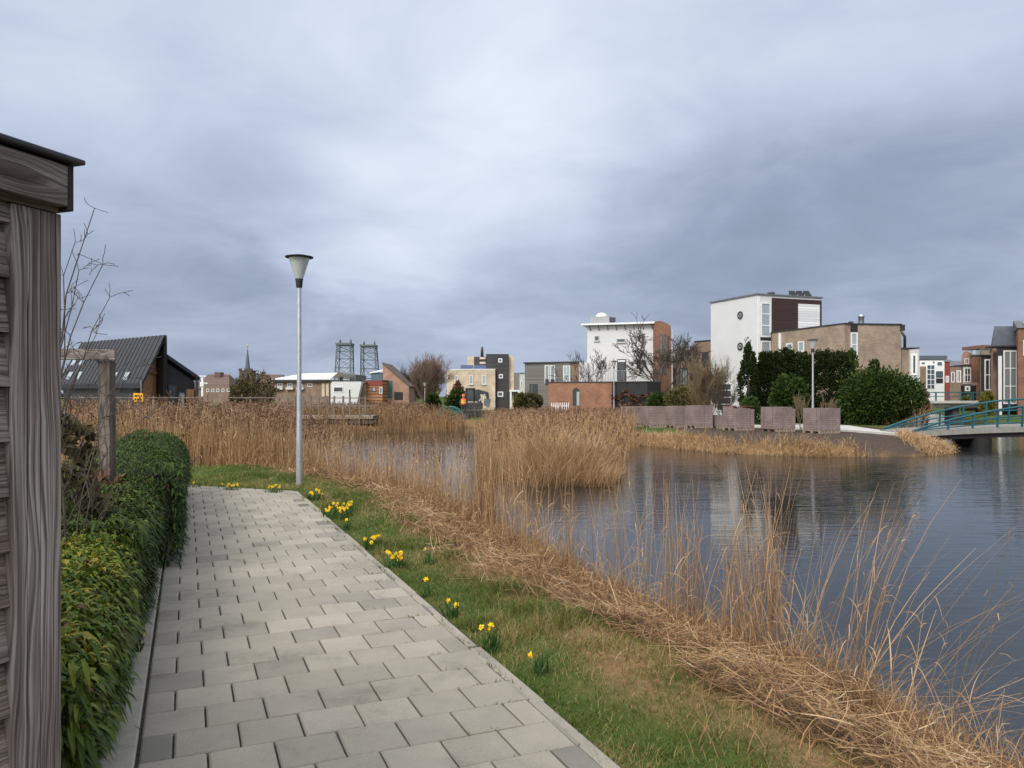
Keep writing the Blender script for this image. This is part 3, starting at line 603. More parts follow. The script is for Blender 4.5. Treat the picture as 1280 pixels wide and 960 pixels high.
# count, foot in the photograph, radius, heights, lean, bend, lean direction
NEAR_CLUMPS = [
    (210, 606, 662, .2, 1.1, 1.9, .03, .06, None, .8), (150, 606, 664, .42, .7, 1.75, .05, .08), (40, 630, 676, .4, .7, 1.5, .06, .1), (50, 575, 650, .5, .4, 1.0, .08, .1), (80, 648, 692, .4, .4, 1.0, .08, .12), (26, 648, 684, .25, .95, 1.35, .06, .06),
    (90, 700, 718, .45, .3, .8, .12, .15), (34, 690, 712, .4, .8, 1.4, .05, .06), (40, 745, 738, .35, .8, 1.5, .05, .07), (34, 790, 762, .3, .8, 1.5, .05, .06), (70, 800, 778, .35, .25, .8, .12, .15), (60, 852, 790, .2, .75, 1.4, .05, .06),
    (80, 880, 800, .3, .5, 1.35, .08, .1), (120, 935, 825, .22, .6, 1.55, .06, .08), (50, 962, 835, .16, .9, 1.65, .07, .08), (50, 1000, 850, .25, .2, .7, .2, .2),
    (18, 1065, 890, .08, 1.2, 1.6, .16, .06, R(10)), (16, 1040, 885, .14, 1.1, 1.6, .42, .10, R(8)), (18, 1085, 900, .16, 1.0, 1.6, .66, .10, R(4)), (14, 1120, 915, .12, .9, 1.4, .8, .06, R(-4)), (10, 1000, 860, .14, .9, 1.4, .3, .1, R(0)), (60, 1115, 915, .22, .12, .5, .3, .3),
    (45, 1060, 880, .25, .15, .6, .3, .3), (30, 1175, 945, .2, .1, .4, .3, .4), (14, 1165, 925, .2, .5, .95, .55, .1, R(-5)), (12, 1030, 865, .2, .6, 1.1, .3, .1, R(160)),
    (150, 548, 645, .7, .3, 1.15, .07, .1), (190, 508, 630, .8, .4, 1.3, .06, .09), (160, 468, 618, .8, .5, 1.4, .05, .08), (60, 640, 682, .45, .6, 1.4, .06, .08), (14, 1240, 958, .2, .3, .55, .2, .2),
]
build_near_reeds()
def build_reed_beds():
    # the tall belt beyond the lamp, dense to the left and thinning towards open water
    def belt(x, y):
        d = pond_dist(x, y); px = CX + x / y * F; dens = np.clip(1.1 - sstep(335, 455, px) * 1.08, 0.07, 1) * np.where(y > 19.2, .75, 1) * np.where((px > 360) & (y > 21), .1, 1)
        return (d < .75) & (y > 16.4) & (px < 590) & (px > 60) & (rng.random(len(x)) < dens) & ~((d > -.1) & (px > 440) & (rng.random(len(x)) < .5))
    x, y = scatter(42000, -17, -.4, 15.5, 27, belt)
    px = CX + x / y * F; top = 1.74 + .015 * (y - 18) - sstep(315, 410, px) * .52 - sstep(410, 520, px) * .25 + .30 * (vnoise(x, y, 1.8) - .5); h = top * U(.70, 1.08, len(x))
    pl = reed_stand('reed_belt', x, y, h, .0042, .05, .07, .9, .5, (.6, .98), plume_len=.28); tag(pl, 'tall dense belt of dry plumed reeds behind the lamp post', 'reeds', kind='stuff')
    # low tufts at the foot of the belt and out in the shallows
    x, y = scatter(14000, -7, 0, 14.5, 22, lambda x, y: (np.abs(pond_dist(x, y) - .6) < .9) & (rng.random(len(x)) < .5))
    o = reed_stand('reed_fringe', x, y, U(.15, .75, len(x)), .003, .2, .25, 1.2, 0, (.35, .8)); tag(o, 'short bent straw at the foot of the reed belt', 'reeds', kind='stuff')
    # far shore in front of the footbridge
    x, y = scatter(26000, -36, -3.0, 43, 58, lambda x, y: (pond_dist(x, y) > -.6) & (pond_dist(x, y) < 11) & (CX + x / y * F > 280) & ((y < 51) | (x < -6.5)) & ~((CX + x / y * F > 345) & (CX + x / y * F < 474) & (y > 44.5) & (y < 47.3)))
    o = reed_stand('far_reeds', x, y, U(.55, 1.2, len(x)), .0048, .08, .1, .6, .5, (.38, .74)); tag(o, 'reeds along the far shore below the wooden footbridge', 'reeds', kind='stuff')
    # the tongue of land in the middle: low leaning clump in front, taller reeds behind
    def tongue(x, y): px = CX + x / y * F; return (pond_dist(x, y) > -.25) & (px > 585) & (px < 786 + 22 * vnoise(x, y, 3)) & (y < 60)
    x, y = scatter(40000, -1.8, 14, 18, 58, lambda x, y: tongue(x, y) & (rng.random(len(x)) < np.where(y < 27, .95, .45)) & (y > 20.4))
    h = np.clip(1.24 - (y - 22) * .018, .7, 1.4) * (.66 + .34 * sstep(21.5, 25.5, y)) * U(.62, 1.08, len(x)) * (.82 + .36 * vnoise(x, y, 2.5))
    o = reed_stand('island_reeds', x, y, h, .0046, .12, .14, .8, .35, (.42, .84)); tag(o, 'reed bed covering the tongue of land in mid water', 'reeds', kind='stuff')
    x = np.concatenate([U(-.6, 2.75, 7500)]); y = U(18.0, 22.5, 7500); k = (pond_dist(x, y) > -.5 + .7 * (vnoise(x + 5, y, .5) - .4)) & (rng.random(len(x)) < .35 + .9 * vnoise(x + 2, y + 8, .45)); x, y = x[k], y[k]
    az = np.arctan2(y - 20.6, (x - 1.1) * 1.0) + rng.normal(0, .95, len(x)); e = np.clip(sstep(1.2, -.3, pond_dist(x, y)), 0, 1)
    h = U(.35, .95, len(x)) * (.35 + 1.05 * vnoise(x, y, .62)) * np.where(rng.random(len(x)) < .1, 1.35, 1); z = np.maximum(ground_z(x, y), WATER_Z) - .02; P, _ = stalk_lines(x, y, z, h, .1 + .6 * e * U(.05, 1.1, len(x)) * np.where(rng.random(len(x)) < .4, .3, 1), .1 + .45 * U(0, 1, len(x)), 5, az)
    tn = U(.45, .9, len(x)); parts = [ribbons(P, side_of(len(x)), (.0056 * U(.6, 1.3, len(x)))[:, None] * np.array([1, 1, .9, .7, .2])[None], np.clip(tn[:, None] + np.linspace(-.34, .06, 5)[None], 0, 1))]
    v, q, t = joinr(parts); o = np_mesh('leaning_reed_clump', v, q, MT['reed'], t); tag(o, 'rounded reed clump leaning outwards over the water at the tip', 'reeds', kind='stuff')
    # dry grass fringe in front of the brick pallets
    x, y = scatter(44000, 4.6, 12.6, 26, 42, lambda x, y: (pond_dist(x, y) > -.2) & (pond_dist(x, y) < 1.25) & (rng.random(len(x)) < .15 + .75 * vnoise(x, y, .8)))
    o = reed_stand('bank_straw', x, y, U(.12, .52, len(x)) * (.6 + .7 * vnoise(x, y, 1.2)), .005, .3, .3, .5, 0, (.5, .95)); tag(o, 'pale dry grass fringe on the bank before the brick pallets', 'dry grass', kind='stuff')
    x, y = scatter(7000, 14.6, 18, 27.5, 32.5, lambda x, y: (pond_dist(x, y) > -.25) & (pond_dist(x, y) < 1.5) & (rng.random(len(x)) < sstep(14.6, 15.6, x)))
    o = reed_stand('bridge_straw', x, y, U(.2, .55, len(x)), .005, .4, .4, .4, 0, (.5, .92)); tag(o, 'drooping dry grass tussock under the teal bridge end', 'dry grass', kind='stuff')
    x, y = scatter(2600, 22, 30, 42, 56, lambda x, y: (pond_dist(x, y) > 0) & (pond_dist(x, y) < 3))
    o = reed_stand('canal_straw', x, y, U(.9, 2.0, len(x)), .006, .12, .15, .6, .6, (.6, 1)); tag(o, 'pale plumed grass on the canal bank beyond the bridge', 'dry grass', kind='stuff')
build_reed_beds()
# ------------------------------------------------------------------ timber shed at the corner
def build_shed():
    ang = math.atan2(-.351, .936)      # local +Y runs along the wall, local +X faces the path
    r = thing('timber_shed', (-1.118, 1.9, 0), 'weathered grey timber shed with lapped boards and thick corner post', 'shed', rz=ang)
    p = MB(); 
    for x0, x1 in ((-.0535, -.0), (-.0875, -.0545), (-.128, -.0885)): p.box(-.05, .004 + (.001 if x1 == 0 else 0), x0, x1, 0, 2.098)
    p.build('corner_post', MT['wood_post'], r, bevel=.002)
    b = MB()
    for k in range(17):
        z = .02 + k * .127; e = .002 * math.sin(k * 2.1)
        b.hexa([(-.05, -2.6, z), (-.0005 + e, -2.6, z), (-.0005 + e, -.1285, z), (-.05, -.1285, z), (-.05, -2.6, z + .124), (-.022, -2.6, z + .124), (-.022, -.1285, z + .124), (-.05, -.1285, z + .124)])
    for k in range(17):
        z = .02 + k * .127 + .03; b.disc((-.006, -.145 + .004 * math.sin(k * 3), z), .0022, (1, 0, 0), .0035, 8)
    b.build('wall_boards', MT['wood_brown'], r)
    s = MB(); s.box(-.045, .0115, -2.6, -.0125, 2.100, 2.128); s.build('soffit_board', MT['wood_brown'], r, bevel=.002)
    f = MB(); f.box(.012, .042, -2.6, -.012, 2.112, 2.212); f.build('fascia', MT['wood_board'], r, bevel=.002)
    e = MB(); e.box(-2.0, .040, -.0105, .006, 2.104, 2.218); e.build('end_fascia', plain('dark return timber', (.03, .024, .022), .8, .3, 20), r, bevel=.002)  # return board, darker than the front fascia
    t = MB(); t.box(-2.02, .062, -2.6, .022, 2.2195, 2.232); t.build('roof_edge', MT['dark_trim'], r, bevel=.003)
    w = MB(); w.box(-2.0, -.0505, -2.6, .0, 0, 2.10); w.build('wall', MT['wood_brown'], r)
    return r
build_shed()
def build_pergola():
    b = at(133.5, 560, 6.6); r = thing('pergola_frame', (b.x, b.y, 0), 'grey wooden pergola frame with one square post behind the hedge', 'pergola')
    h = gz(437, 6.6); w = .052
    p = MB(); p.box(b.x - w, b.x + w, b.y - w, b.y + w, -.05, h - .10); p.build('post', MT['wood_pergola'], r, bevel=.004)
    q = MB(); q.bar((b.x + .085, b.y - .01, h - .047), (b.x - 1.2, b.y - .35, h - .047), .09, .09); q.build('beam', MT['wood_board'], r, bevel=.004)
    k = MB(); k.box(b.x - 1.24, b.x - 1.12, b.y - .42, b.y - .30, -.05, h - .095); k.build('post', MT['wood_pergola'], r, bevel=.004)
build_pergola()

# ------------------------------------------------------------------ woody plants
def grow(segs, p, d, L, r, lvl, rnd, curl=.18, kids=(2, 4), kidlen=.62, up=.1, spread=.75, nsub=4, twig=.6):
    """recursive branching; segs gets (p0, p1, r0, r1)"""
    d = d.normalized(); step = L / nsub; pts = [p.copy()]
    for k in range(nsub):
        d = (d + Vector((rnd.gauss(0, curl), rnd.gauss(0, curl), rnd.gauss(0, curl) + up))).normalized()
        r1 = r * (1 - (k + 1) / nsub * (1 - twig)); q = p + d * step; segs.append((p.copy(), q.copy(), r * (1 - k / nsub * (1 - twig)), r1)); p = q; pts.append(p.copy())
        if lvl > 0 and (k > 0 or lvl < 2):
            for _ in range(rnd.randint(*kids) if k == nsub - 1 else rnd.randint(0, max(1, kids[1] - 1))):
                v = Vector((rnd.gauss(0, 1), rnd.gauss(0, 1), rnd.gauss(0, .6))); v -= d * v.dot(d)
                if v.length < 1e-3: continue
                nd = (d + v.normalized() * spread * rnd.uniform(.6, 1.3)).normalized()
                grow(segs, p, nd, L * kidlen * rnd.uniform(.6, 1.15), r1 * .68, lvl - 1, rnd, curl, kids, kidlen, up, spread, nsub, twig)
def segs_mesh(name, segs, mat, parent, n=4, minr=0.0):
    P0 = np.array([s[0] for s in segs]); P1 = np.array([s[1] for s in segs]); r0 = np.maximum([s[2] for s in segs], minr); r1 = np.maximum([s[3] for s in segs], minr)
    d = unit(P1 - P0); ref = np.where(np.abs(d[:, 2:3]) > .9, np.array([[1., 0, 0]]), np.array([[0, 0, 1.]])); x = unit(np.cross(d, ref)); y = np.cross(x, d)
    a = 2 * np.pi * np.arange(n) / n; ring = np.cos(a)[None, :, None] * x[:, None] + np.sin(a)[None, :, None] * y[:, None]
    V = np.stack([P0[:, None] + ring * np.asarray(r0)[:, None, None], P1[:, None] + ring * np.asarray(r1)[:, None, None]], 1).reshape(-1, 3)
    k = np.arange(n); q = np.stack([k, (k + 1) % n, n + (k + 1) % n, n + k], -1); Q = (np.arange(len(segs)) * 2 * n)[:, None, None] + q[None]
    return np_mesh(name, V, Q.reshape(-1, 4), mat, parent=parent, smooth=True)
def bare_tree(name, base, H, label, cat, lvl=4, mat='bark', seed=1, r=.12, trunk=.3, minr=.012, group=None, **kw):
    rnd = random.Random(seed); t = thing(name, base, label, cat, group); b = Vector(base); tr = []; cr = []
    top = b + Vector((rnd.gauss(0, .05) * H, 0, H * trunk)); grow(tr, b - Vector((0, 0, .1)), top - b, H * trunk, r, 0, rnd, .05, twig=.8)
    e = tr[-1][1]; n = kw.pop('limbs', 5)
    for i in range(n):
        a = 2 * math.pi * (i + rnd.random() * .7) / n; tilt = kw.get('tilt', .8)
        grow(cr, e - Vector((0, 0, rnd.random() * H * trunk * .3)), Vector((math.cos(a) * tilt, math.sin(a) * tilt, 1)), H * (1 - trunk) * .5 * rnd.uniform(.8, 1.15), r * .55, lvl - 1, rnd, **{k: v for k, v in kw.items() if k != 'tilt'})
    segs_mesh('trunk', tr, MT[mat], t, 7); segs_mesh('crown', cr, MT[mat], t, 4, minr); return t
def bare_bush(name, base, H, W, label, cat, seed=1, mat='bark', stems=9, lvl=2, r=.02, minr=.006, group=None, lean=(0, 0), **kw):
    rnd = random.Random(seed); t = thing(name, base, label, cat, group); s = []
    for i in range(stems):
        a = rnd.uniform(0, 6.28); q = W * .25 * rnd.random(); p = Vector(base) + Vector((math.cos(a) * q, math.sin(a) * q, -.05))
        grow(s, p, Vector((math.cos(a) * W / H * rnd.uniform(.1, .8) + lean[0], math.sin(a) * W / H * rnd.uniform(.1, .8) + lean[1], 1)), H * rnd.uniform(.5, .75), r * rnd.uniform(.7, 1.2), lvl, rnd, **kw)
    segs_mesh('branches', s, MT[mat], t, 4, minr); return t
MT['conifer'] = tinted('dark conifer needles', [(0, (.009, .015, .005)), (.6, (.018, .030, .008)), (1, (.034, .050, .013))], .85, .08)
MT['yew'] = tinted('green conifer needles', [(0, (.014, .026, .006)), (.6, (.04, .06, .012)), (1, (.09, .11, .024))], .8, .1)
MT['laurel_far'] = tinted('broad evergreen leaves', [(0, (.012, .024, .005)), (.6, (.028, .054, .010)), (1, (.065, .10, .02))], .65, .15)
MT['olive_far'] = tinted('olive shrub leaves', [(0, (.03, .03, .01)), (.6, (.085, .08, .022)), (1, (.16, .135, .04))], .7, .2)
MT['yellow_far'] = tinted('yellow green shrub leaves', [(0, (.06, .065, .01)), (1, (.22, .21, .035))], .7, .2)
MT['brown_far'] = tinted('brown dead leaves', [(0, (.06, .03, .018)), (.6, (.13, .066, .038)), (1, (.22, .12, .07))], .8, .1)
MT['olive_brown'] = tinted('dull winter twigs and leaves', [(0, (.045, .04, .018)), (.6, (.085, .07, .033)), (1, (.13, .10, .05))], .8, .1)
def crown_leaves(parts, c, rad, n, size, seed, nl=26, up=.2, hang=0.0, flat=.35, shape=None):
    """leaf sprays on lumps spread through an egg-shaped volume; c centre, rad (rx, ry, rz)"""
    g = np.random.default_rng(seed); nc = max(8, n // nl); v = unit(g.normal(size=(nc, 3))); q = g.uniform(.55, 1.0, nc) ** .5
    pr = 1.0 if shape is None else shape(v[:, 2])[:, None]
    cc = v * q[:, None] * .9 * np.array(rad) * (np.array([1, 1, 1]) if shape is None else np.concatenate([pr, pr, np.ones_like(pr)], 1))
    lump = (.10 + .16 * g.random(nc)) * np.min(rad) * 1.55; i = g.integers(0, nc, n); o = unit(g.normal(size=(n, 3))) * g.uniform(.2, 1, (n, 1)) ** .5
    p = cc[i] + o * lump[i][:, None] + np.array(c); out = unit(o + unit(cc[i] + 1e-6) * .8 + np.array([0, 0, up]) + g.normal(0, flat, (n, 3))); out[:, 2] -= hang; out = unit(out)
    s = unit(np.cross(out, g.normal(size=(n, 3)))); L_ = size * g.uniform(.6, 1.5, n)
    P = p[:, None] + out[:, None] * L_[:, None, None] * np.array([0, .5, 1])[None, :, None]; W = (L_ * .3)[:, None] * np.array([.5, 1, .1])[None]
    cl = g.random(nc); tn = np.clip(.18 + .45 * cl[i] + .25 * g.random(n) + .18 * o[:, 2], 0, 1); parts.append(ribbons(P, s, W, tn))
def evergreen(name, base, lumps, label, mat, size, seed=1, trunk=(.1, 1.0), group=None, **kw):
    """lumps: (dx, dy, z, rx, ry, rz, leaves)"""
    t = thing(name, base, label, name.split('_')[-1], group); b = Vector(base); parts = []
    for k, (dx, dy, z, rx, ry, rz, n) in enumerate(lumps): crown_leaves(parts, (b.x + dx, b.y + dy, b.z + z), (rx, ry, rz), n, size, seed + k, **kw)
    m = MB(); z = trunk[1]
    m.tube([b - Vector((0, 0, .1)), b + Vector((.03, 0, z * .5)), b + Vector((-.02, .02, z))], [trunk[0], trunk[0] * .75, trunk[0] * .3], 7)
    l0 = lumps[0]
    for k in range(5): a = k * 1.26; m.tube([b + Vector((0, 0, z * (.35 + .1 * k))), b + Vector((math.cos(a) * l0[3] * .6, math.sin(a) * l0[4] * .6, z * (.6 + .1 * k)))], [trunk[0] * .4, trunk[0] * .15], 5)
    m.build('trunk', MT['bark'], t); v, q, tt = joinr(parts); np_mesh('crown', v, q, MT[mat], tt, parent=t); return t

# thorny leafless shrub by the shed corner, dead-leaved bush below it
def near_shrub():
    rnd = random.Random(4); base = Vector((gx(60, 4.4), 4.4, 0)); t = thing('bare_shrub', base, 'leafless thorny shrub rising beside the shed corner', 'shrub'); s = []
    for (px, py, D, r) in ((122, 262, 4.5, .010), (128, 330, 4.3, .009), (132, 372, 4.5, .008), (95, 300, 4.6, .009), (118, 420, 4.1, .007), (128, 456, 4.4, .007), (150, 470, 4.9, .007), (210, 495, 5.0, .006), (128, 520, 4.3, .007), (100, 340, 4.2, .009), (165, 455, 5.2, .006)):
        e = at(px, py, D); p = base + Vector((rnd.uniform(-.1, .25), rnd.uniform(-.1, .1), .3)); n = 9; c = (p + e) / 2 + Vector((-.25, 0, .12)); prev = p
        for k in range(1, n + 1):
            f = k / n; q = p * (1 - f) ** 2 + c * 2 * f * (1 - f) + e * f * f + Vector((rnd.gauss(0, .016), rnd.gauss(0, .016), rnd.gauss(0, .012))); ra = r * (1 - .75 * f)
            s.append((prev, q, ra * 1.1, ra)); d = (q - prev).normalized()
            if k > 2:
                for _ in range(rnd.randint(2, 3)):
                    v = Vector((rnd.gauss(0, 1), rnd.gauss(0, 1), rnd.gauss(.2, .7))).normalized(); grow(s, q, d * .5 + v, rnd.uniform(.05, .15), ra * .5, 1 if rnd.random() < .5 else 0, rnd, .2, (1, 2), .5, .02, .8, 3)
            prev = q
    segs_mesh('branches', s, MT['bark'], t, 5, .0017)
near_shrub()
def brown_bush(name, base, n, rad, label, mat, seed, size=.05):
    t = thing(name, base, label, 'bush'); rnd = random.Random(seed); s = []
    for i in range(26):
        a = rnd.uniform(0, 6.28); grow(s, Vector(base), Vector((math.cos(a) * rad[0] * .9, math.sin(a) * rad[1] * .9, rad[2] * rnd.uniform(.9, 2.0))), rad[2] * rnd.uniform(.9, 1.4), .006, 1, rnd, .14, (1, 3), .5)
    segs_mesh('branches', s, MT['bark'], t, 4, .0018); parts = []; crown_leaves(parts, (base[0], base[1], base[2] + rad[2] * .95), rad, n, size, seed, hang=.4); v, q, tt = joinr(parts); np_mesh('foliage', v, q, MT[mat], tt, parent=t)
b = at(108, 600, 6.4); brown_bush('dry_bush', (b.x, b.y, 0), 2600, (.42, .4, .52), 'rust brown dead leaved bush at the pergola post', 'brown_far', 8)
b = at(86, 560, 5.2); brown_bush('ivy_bush', (b.x, b.y, 0), 1500, (.16, .3, .85), 'straggly green and brown bush close against the shed', 'olive_brown', 9, .06)

# ------------------------------------------------------------------ clipped evergreen hedge, in three steps
def hedge_leaf_mat(name, stops):
    m = tinted(name, stops, .5, .25, .18); return m
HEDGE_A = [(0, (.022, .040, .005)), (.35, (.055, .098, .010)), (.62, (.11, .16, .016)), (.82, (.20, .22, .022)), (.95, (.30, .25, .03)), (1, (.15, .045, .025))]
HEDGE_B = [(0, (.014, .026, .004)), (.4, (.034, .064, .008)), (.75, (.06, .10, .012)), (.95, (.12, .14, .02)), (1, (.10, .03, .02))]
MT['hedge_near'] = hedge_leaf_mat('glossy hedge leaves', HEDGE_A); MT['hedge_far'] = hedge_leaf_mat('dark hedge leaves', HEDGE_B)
def hedge(s0, s1, t0, t1, h, n, L0, mat, label, seed, topyellow=.3, rnd_top=.14):
    g = np.random.default_rng(seed); x, y = path_xy((s0 + s1) / 2, (t0 + t1) / 2); r = thing('hedge', (x, y, 0), label, 'hedge', 'clipped hedge blocks along the kerb')
    W, Ln = t1 - t0, s1 - s0
    # shell points: right side, top, near end, far end, left side
    areas = np.array([Ln * h * 1.25, Ln * W * 1.2, W * h, W * h * .7, Ln * h * .4]); face = g.choice(5, n, p=areas / areas.sum()); a, b_ = g.random(n), g.random(n)
    S = np.where(face == 2, 0, np.where(face == 3, 1, a)); T = np.select([face == 0, face == 1, face == 4], [np.ones(n), b_, np.zeros(n)], a if False else g.random(n)); Z = np.select([face == 1], [np.ones(n)], g.random(n) ** .85)
    nrm = np.select([(face == 0)[:, None], (face == 1)[:, None], (face == 2)[:, None], (face == 3)[:, None]], [np.array([[0, 1, .15]]), np.array([[0, 0, 1]]), np.array([[-1, 0, .1]]), np.array([[1, 0, .1]])], np.array([[0, -1, .1]])).astype(float)
    s = s0 + S * Ln; t = t0 + T * W; z = Z * h
    # rounded shoulders and a bumpy face, drawn in towards the foot
    et = np.abs(T - .5) * 2; z = z - rnd_top * np.where(face == 1, et ** 4, 0); ez = np.clip((Z - .75) / .25, 0, 1)
    t = t - np.where(face == 0, rnd_top * ez ** 2 + .10 * (1 - Z) ** 1.5, 0); bump = (vnoise(s * 1.0 + 7, t + z * 1.3, .28) - .5) * .13 + (vnoise(s + 2, t + z, .11) - .5) * .07 + np.where(g.random(n) < .03, .04, 0)
    t += nrm[:, 1] * bump; z += nrm[:, 2] * bump * (face == 1); s += nrm[:, 0] * bump
    dep = g.random(n) ** 2 * .07; s -= nrm[:, 0] * dep; t -= nrm[:, 1] * dep; z = np.maximum(z - nrm[:, 2] * dep * (face == 1), .02)
    # leaves sit in whorls on shoots that lean out and up; each leaf arches over and hangs
    sh = unit(nrm + np.array([0, 0, .55]) + g.normal(0, .35, (n, 3))); rd = unit(g.normal(size=(n, 3))); rd = unit(rd - sh * (rd * sh).sum(1, keepdims=True))
    d = unit(rd * .95 + sh * .8 + nrm * .35); L_ = L0 * g.uniform(.65, 1.35, n); k = np.linspace(0, 1, 5); hang = g.uniform(.7, 1.5, n)
    wx = lambda v: np.stack([v[:, 0] * PV[0] + v[:, 1] * PU[0], v[:, 0] * PV[1] + v[:, 1] * PU[1], v[:, 2]], -1)
    px, py = path_xy(s, t); b0 = np.stack([px, py, z], -1); D = wx(d)
    P = b0[:, None] + D[:, None] * (L_[:, None] * (k - .12 * k ** 2)[None])[..., None]; P[..., 2] -= (L_ * hang)[:, None] * (k ** 2 * .62)[None]
    side = unit(np.cross(D, np.array([0, 0, 1.]) + .5 * wx(nrm) + g.normal(0, .15, (n, 3)))); nn = unit(np.cross(side, D))
    wd = (L_ * g.uniform(.10, .145, n))[:, None] * np.array([.16, .85, 1.0, .68, .04])[None]
    # folded leaf: two strips sharing the midrib
    fold = .45; A = P - side[:, None] * wd[..., None] + nn[:, None] * (wd * fold)[..., None]; C = P + side[:, None] * wd[..., None] + nn[:, None] * (wd * fold)[..., None]
    V = np.stack([A, P, C], 2).reshape(-1, 3); base = (np.arange(n) * 15)[:, None, None] + (np.arange(4) * 3)[None, :, None]
    Q = np.concatenate([(base + np.array([0, 1, 4, 3])).reshape(-1, 4), (base + np.array([1, 2, 5, 4])).reshape(-1, 4)])
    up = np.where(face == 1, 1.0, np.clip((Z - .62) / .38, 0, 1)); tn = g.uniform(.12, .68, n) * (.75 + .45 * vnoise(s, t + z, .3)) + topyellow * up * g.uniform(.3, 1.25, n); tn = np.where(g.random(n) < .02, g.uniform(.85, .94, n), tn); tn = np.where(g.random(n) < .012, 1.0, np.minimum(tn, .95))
    np_mesh('leaves', V, Q, MT[mat], np.repeat(tn, 15), parent=r, smooth=True)
    # the woody inside
    rnd = random.Random(seed); sg = []
    for i in range(int(14 * Ln)):
        bs, bt = rnd.uniform(s0 + .08, s1 - .08), t0 + W * rnd.uniform(.25, .7); q = path_xy(bs, bt); grow(sg, Vector((q[0], q[1], 0)), Vector((rnd.gauss(0, .25), rnd.gauss(0, .25), 1)), h * .62, .011, 2, rnd, .12, (2, 4), .5)
    segs_mesh('branches', [q for q in sg if q[1].z < h - .04], MT['bark'], r, 4)
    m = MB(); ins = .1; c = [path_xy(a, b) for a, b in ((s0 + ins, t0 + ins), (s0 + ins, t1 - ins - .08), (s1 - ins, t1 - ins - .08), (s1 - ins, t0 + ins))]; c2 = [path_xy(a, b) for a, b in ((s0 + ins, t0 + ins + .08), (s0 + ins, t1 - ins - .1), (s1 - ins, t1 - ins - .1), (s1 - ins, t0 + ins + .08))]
    m.hexa([(*p, .04) for p in c] + [(*p, h - .14) for p in c2]); m.build('dense_core', plain('shaded hedge twigs', (.012, .016, .008), .9, .5, 14), r)  # solid dark filler against see-through, inner shade put into its colour
    return r
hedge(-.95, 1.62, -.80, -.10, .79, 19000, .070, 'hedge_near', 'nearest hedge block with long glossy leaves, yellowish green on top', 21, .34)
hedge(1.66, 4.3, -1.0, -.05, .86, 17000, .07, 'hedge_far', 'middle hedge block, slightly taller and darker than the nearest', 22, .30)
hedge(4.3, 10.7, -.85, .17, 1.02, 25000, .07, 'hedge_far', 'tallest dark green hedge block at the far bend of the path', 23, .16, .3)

# ------------------------------------------------------------------ street lamps
def lamp_proto(loc, H, label, detail=True):
    r = thing('street_lamp', loc, label, 'street lamp', 'conical street lamps by the paths'); x, y, z = loc
    p = MB(); p.lathe(loc, [(.062, 0), (.060, .02), (.058, 1.0), (.054, 1.06), (.047, 1.7), (.036, H - .62)], 20); p.build('post', MT['galv'], r)
    c = MB(); c.lathe(loc, [(.048, H - .64), (.058, H - .62), (.070, H - .50), (.078, H - .47)], 20); c.build('collar', MT['dark_trim'], r)
    m, nt, N, L, b = (None,) * 5
    g = MB(); g.lathe(loc, [(.07, H - .468), (.10, H - .38), (.195, H - .075)], 24); g.build('diffuser', MT['lamp_glass'], r)
    k = MB(); k.lathe(loc, [(.198, H - .076), (.262, H - .062), (.268, H - .046), (.12, H - .012), (.01, H)], 28); k.build('cap', MT['dark_trim'], r)
    d = MB(); d.box(x - .035, x + .035, y - .0665, y - .0575, z + .55, z + .82); d.build('access_panel', MT['galv'], r)
    return r
def _lg():
    m, nt, N, L, b = new_mat('frosted lamp glass'); b.inputs['Base Color'].default_value = (.62, .65, .66, 1); b.inputs['Roughness'].default_value = .35; b.inputs['Transmission Weight'].default_value = .35; return m
MT['lamp_glass'] = _lg()
b = at(374, 603, 14.7); LAMP = lamp_proto((b.x, b.y, -.06), 4.42, 'tall street lamp on the verge where the paved path bends')
b = at(1016, 538, 37); dup(LAMP, (b.x, b.y, -.02), 'street lamp behind the brick pallets before the dark conifers')
b = at(767.5, 500, 60); dup(LAMP, (b.x, b.y, 0), 'street lamp before the low orange brick building')
b = at(111.5, 510, 52); dup(LAMP, (b.x, b.y, 0), 'pale street lamp before the dark barn roof')
b = at(531, 505, 78); dup(LAMP, (b.x, b.y, -.9), 'thin street lamp beside the bare bushy tree', scale=.9)

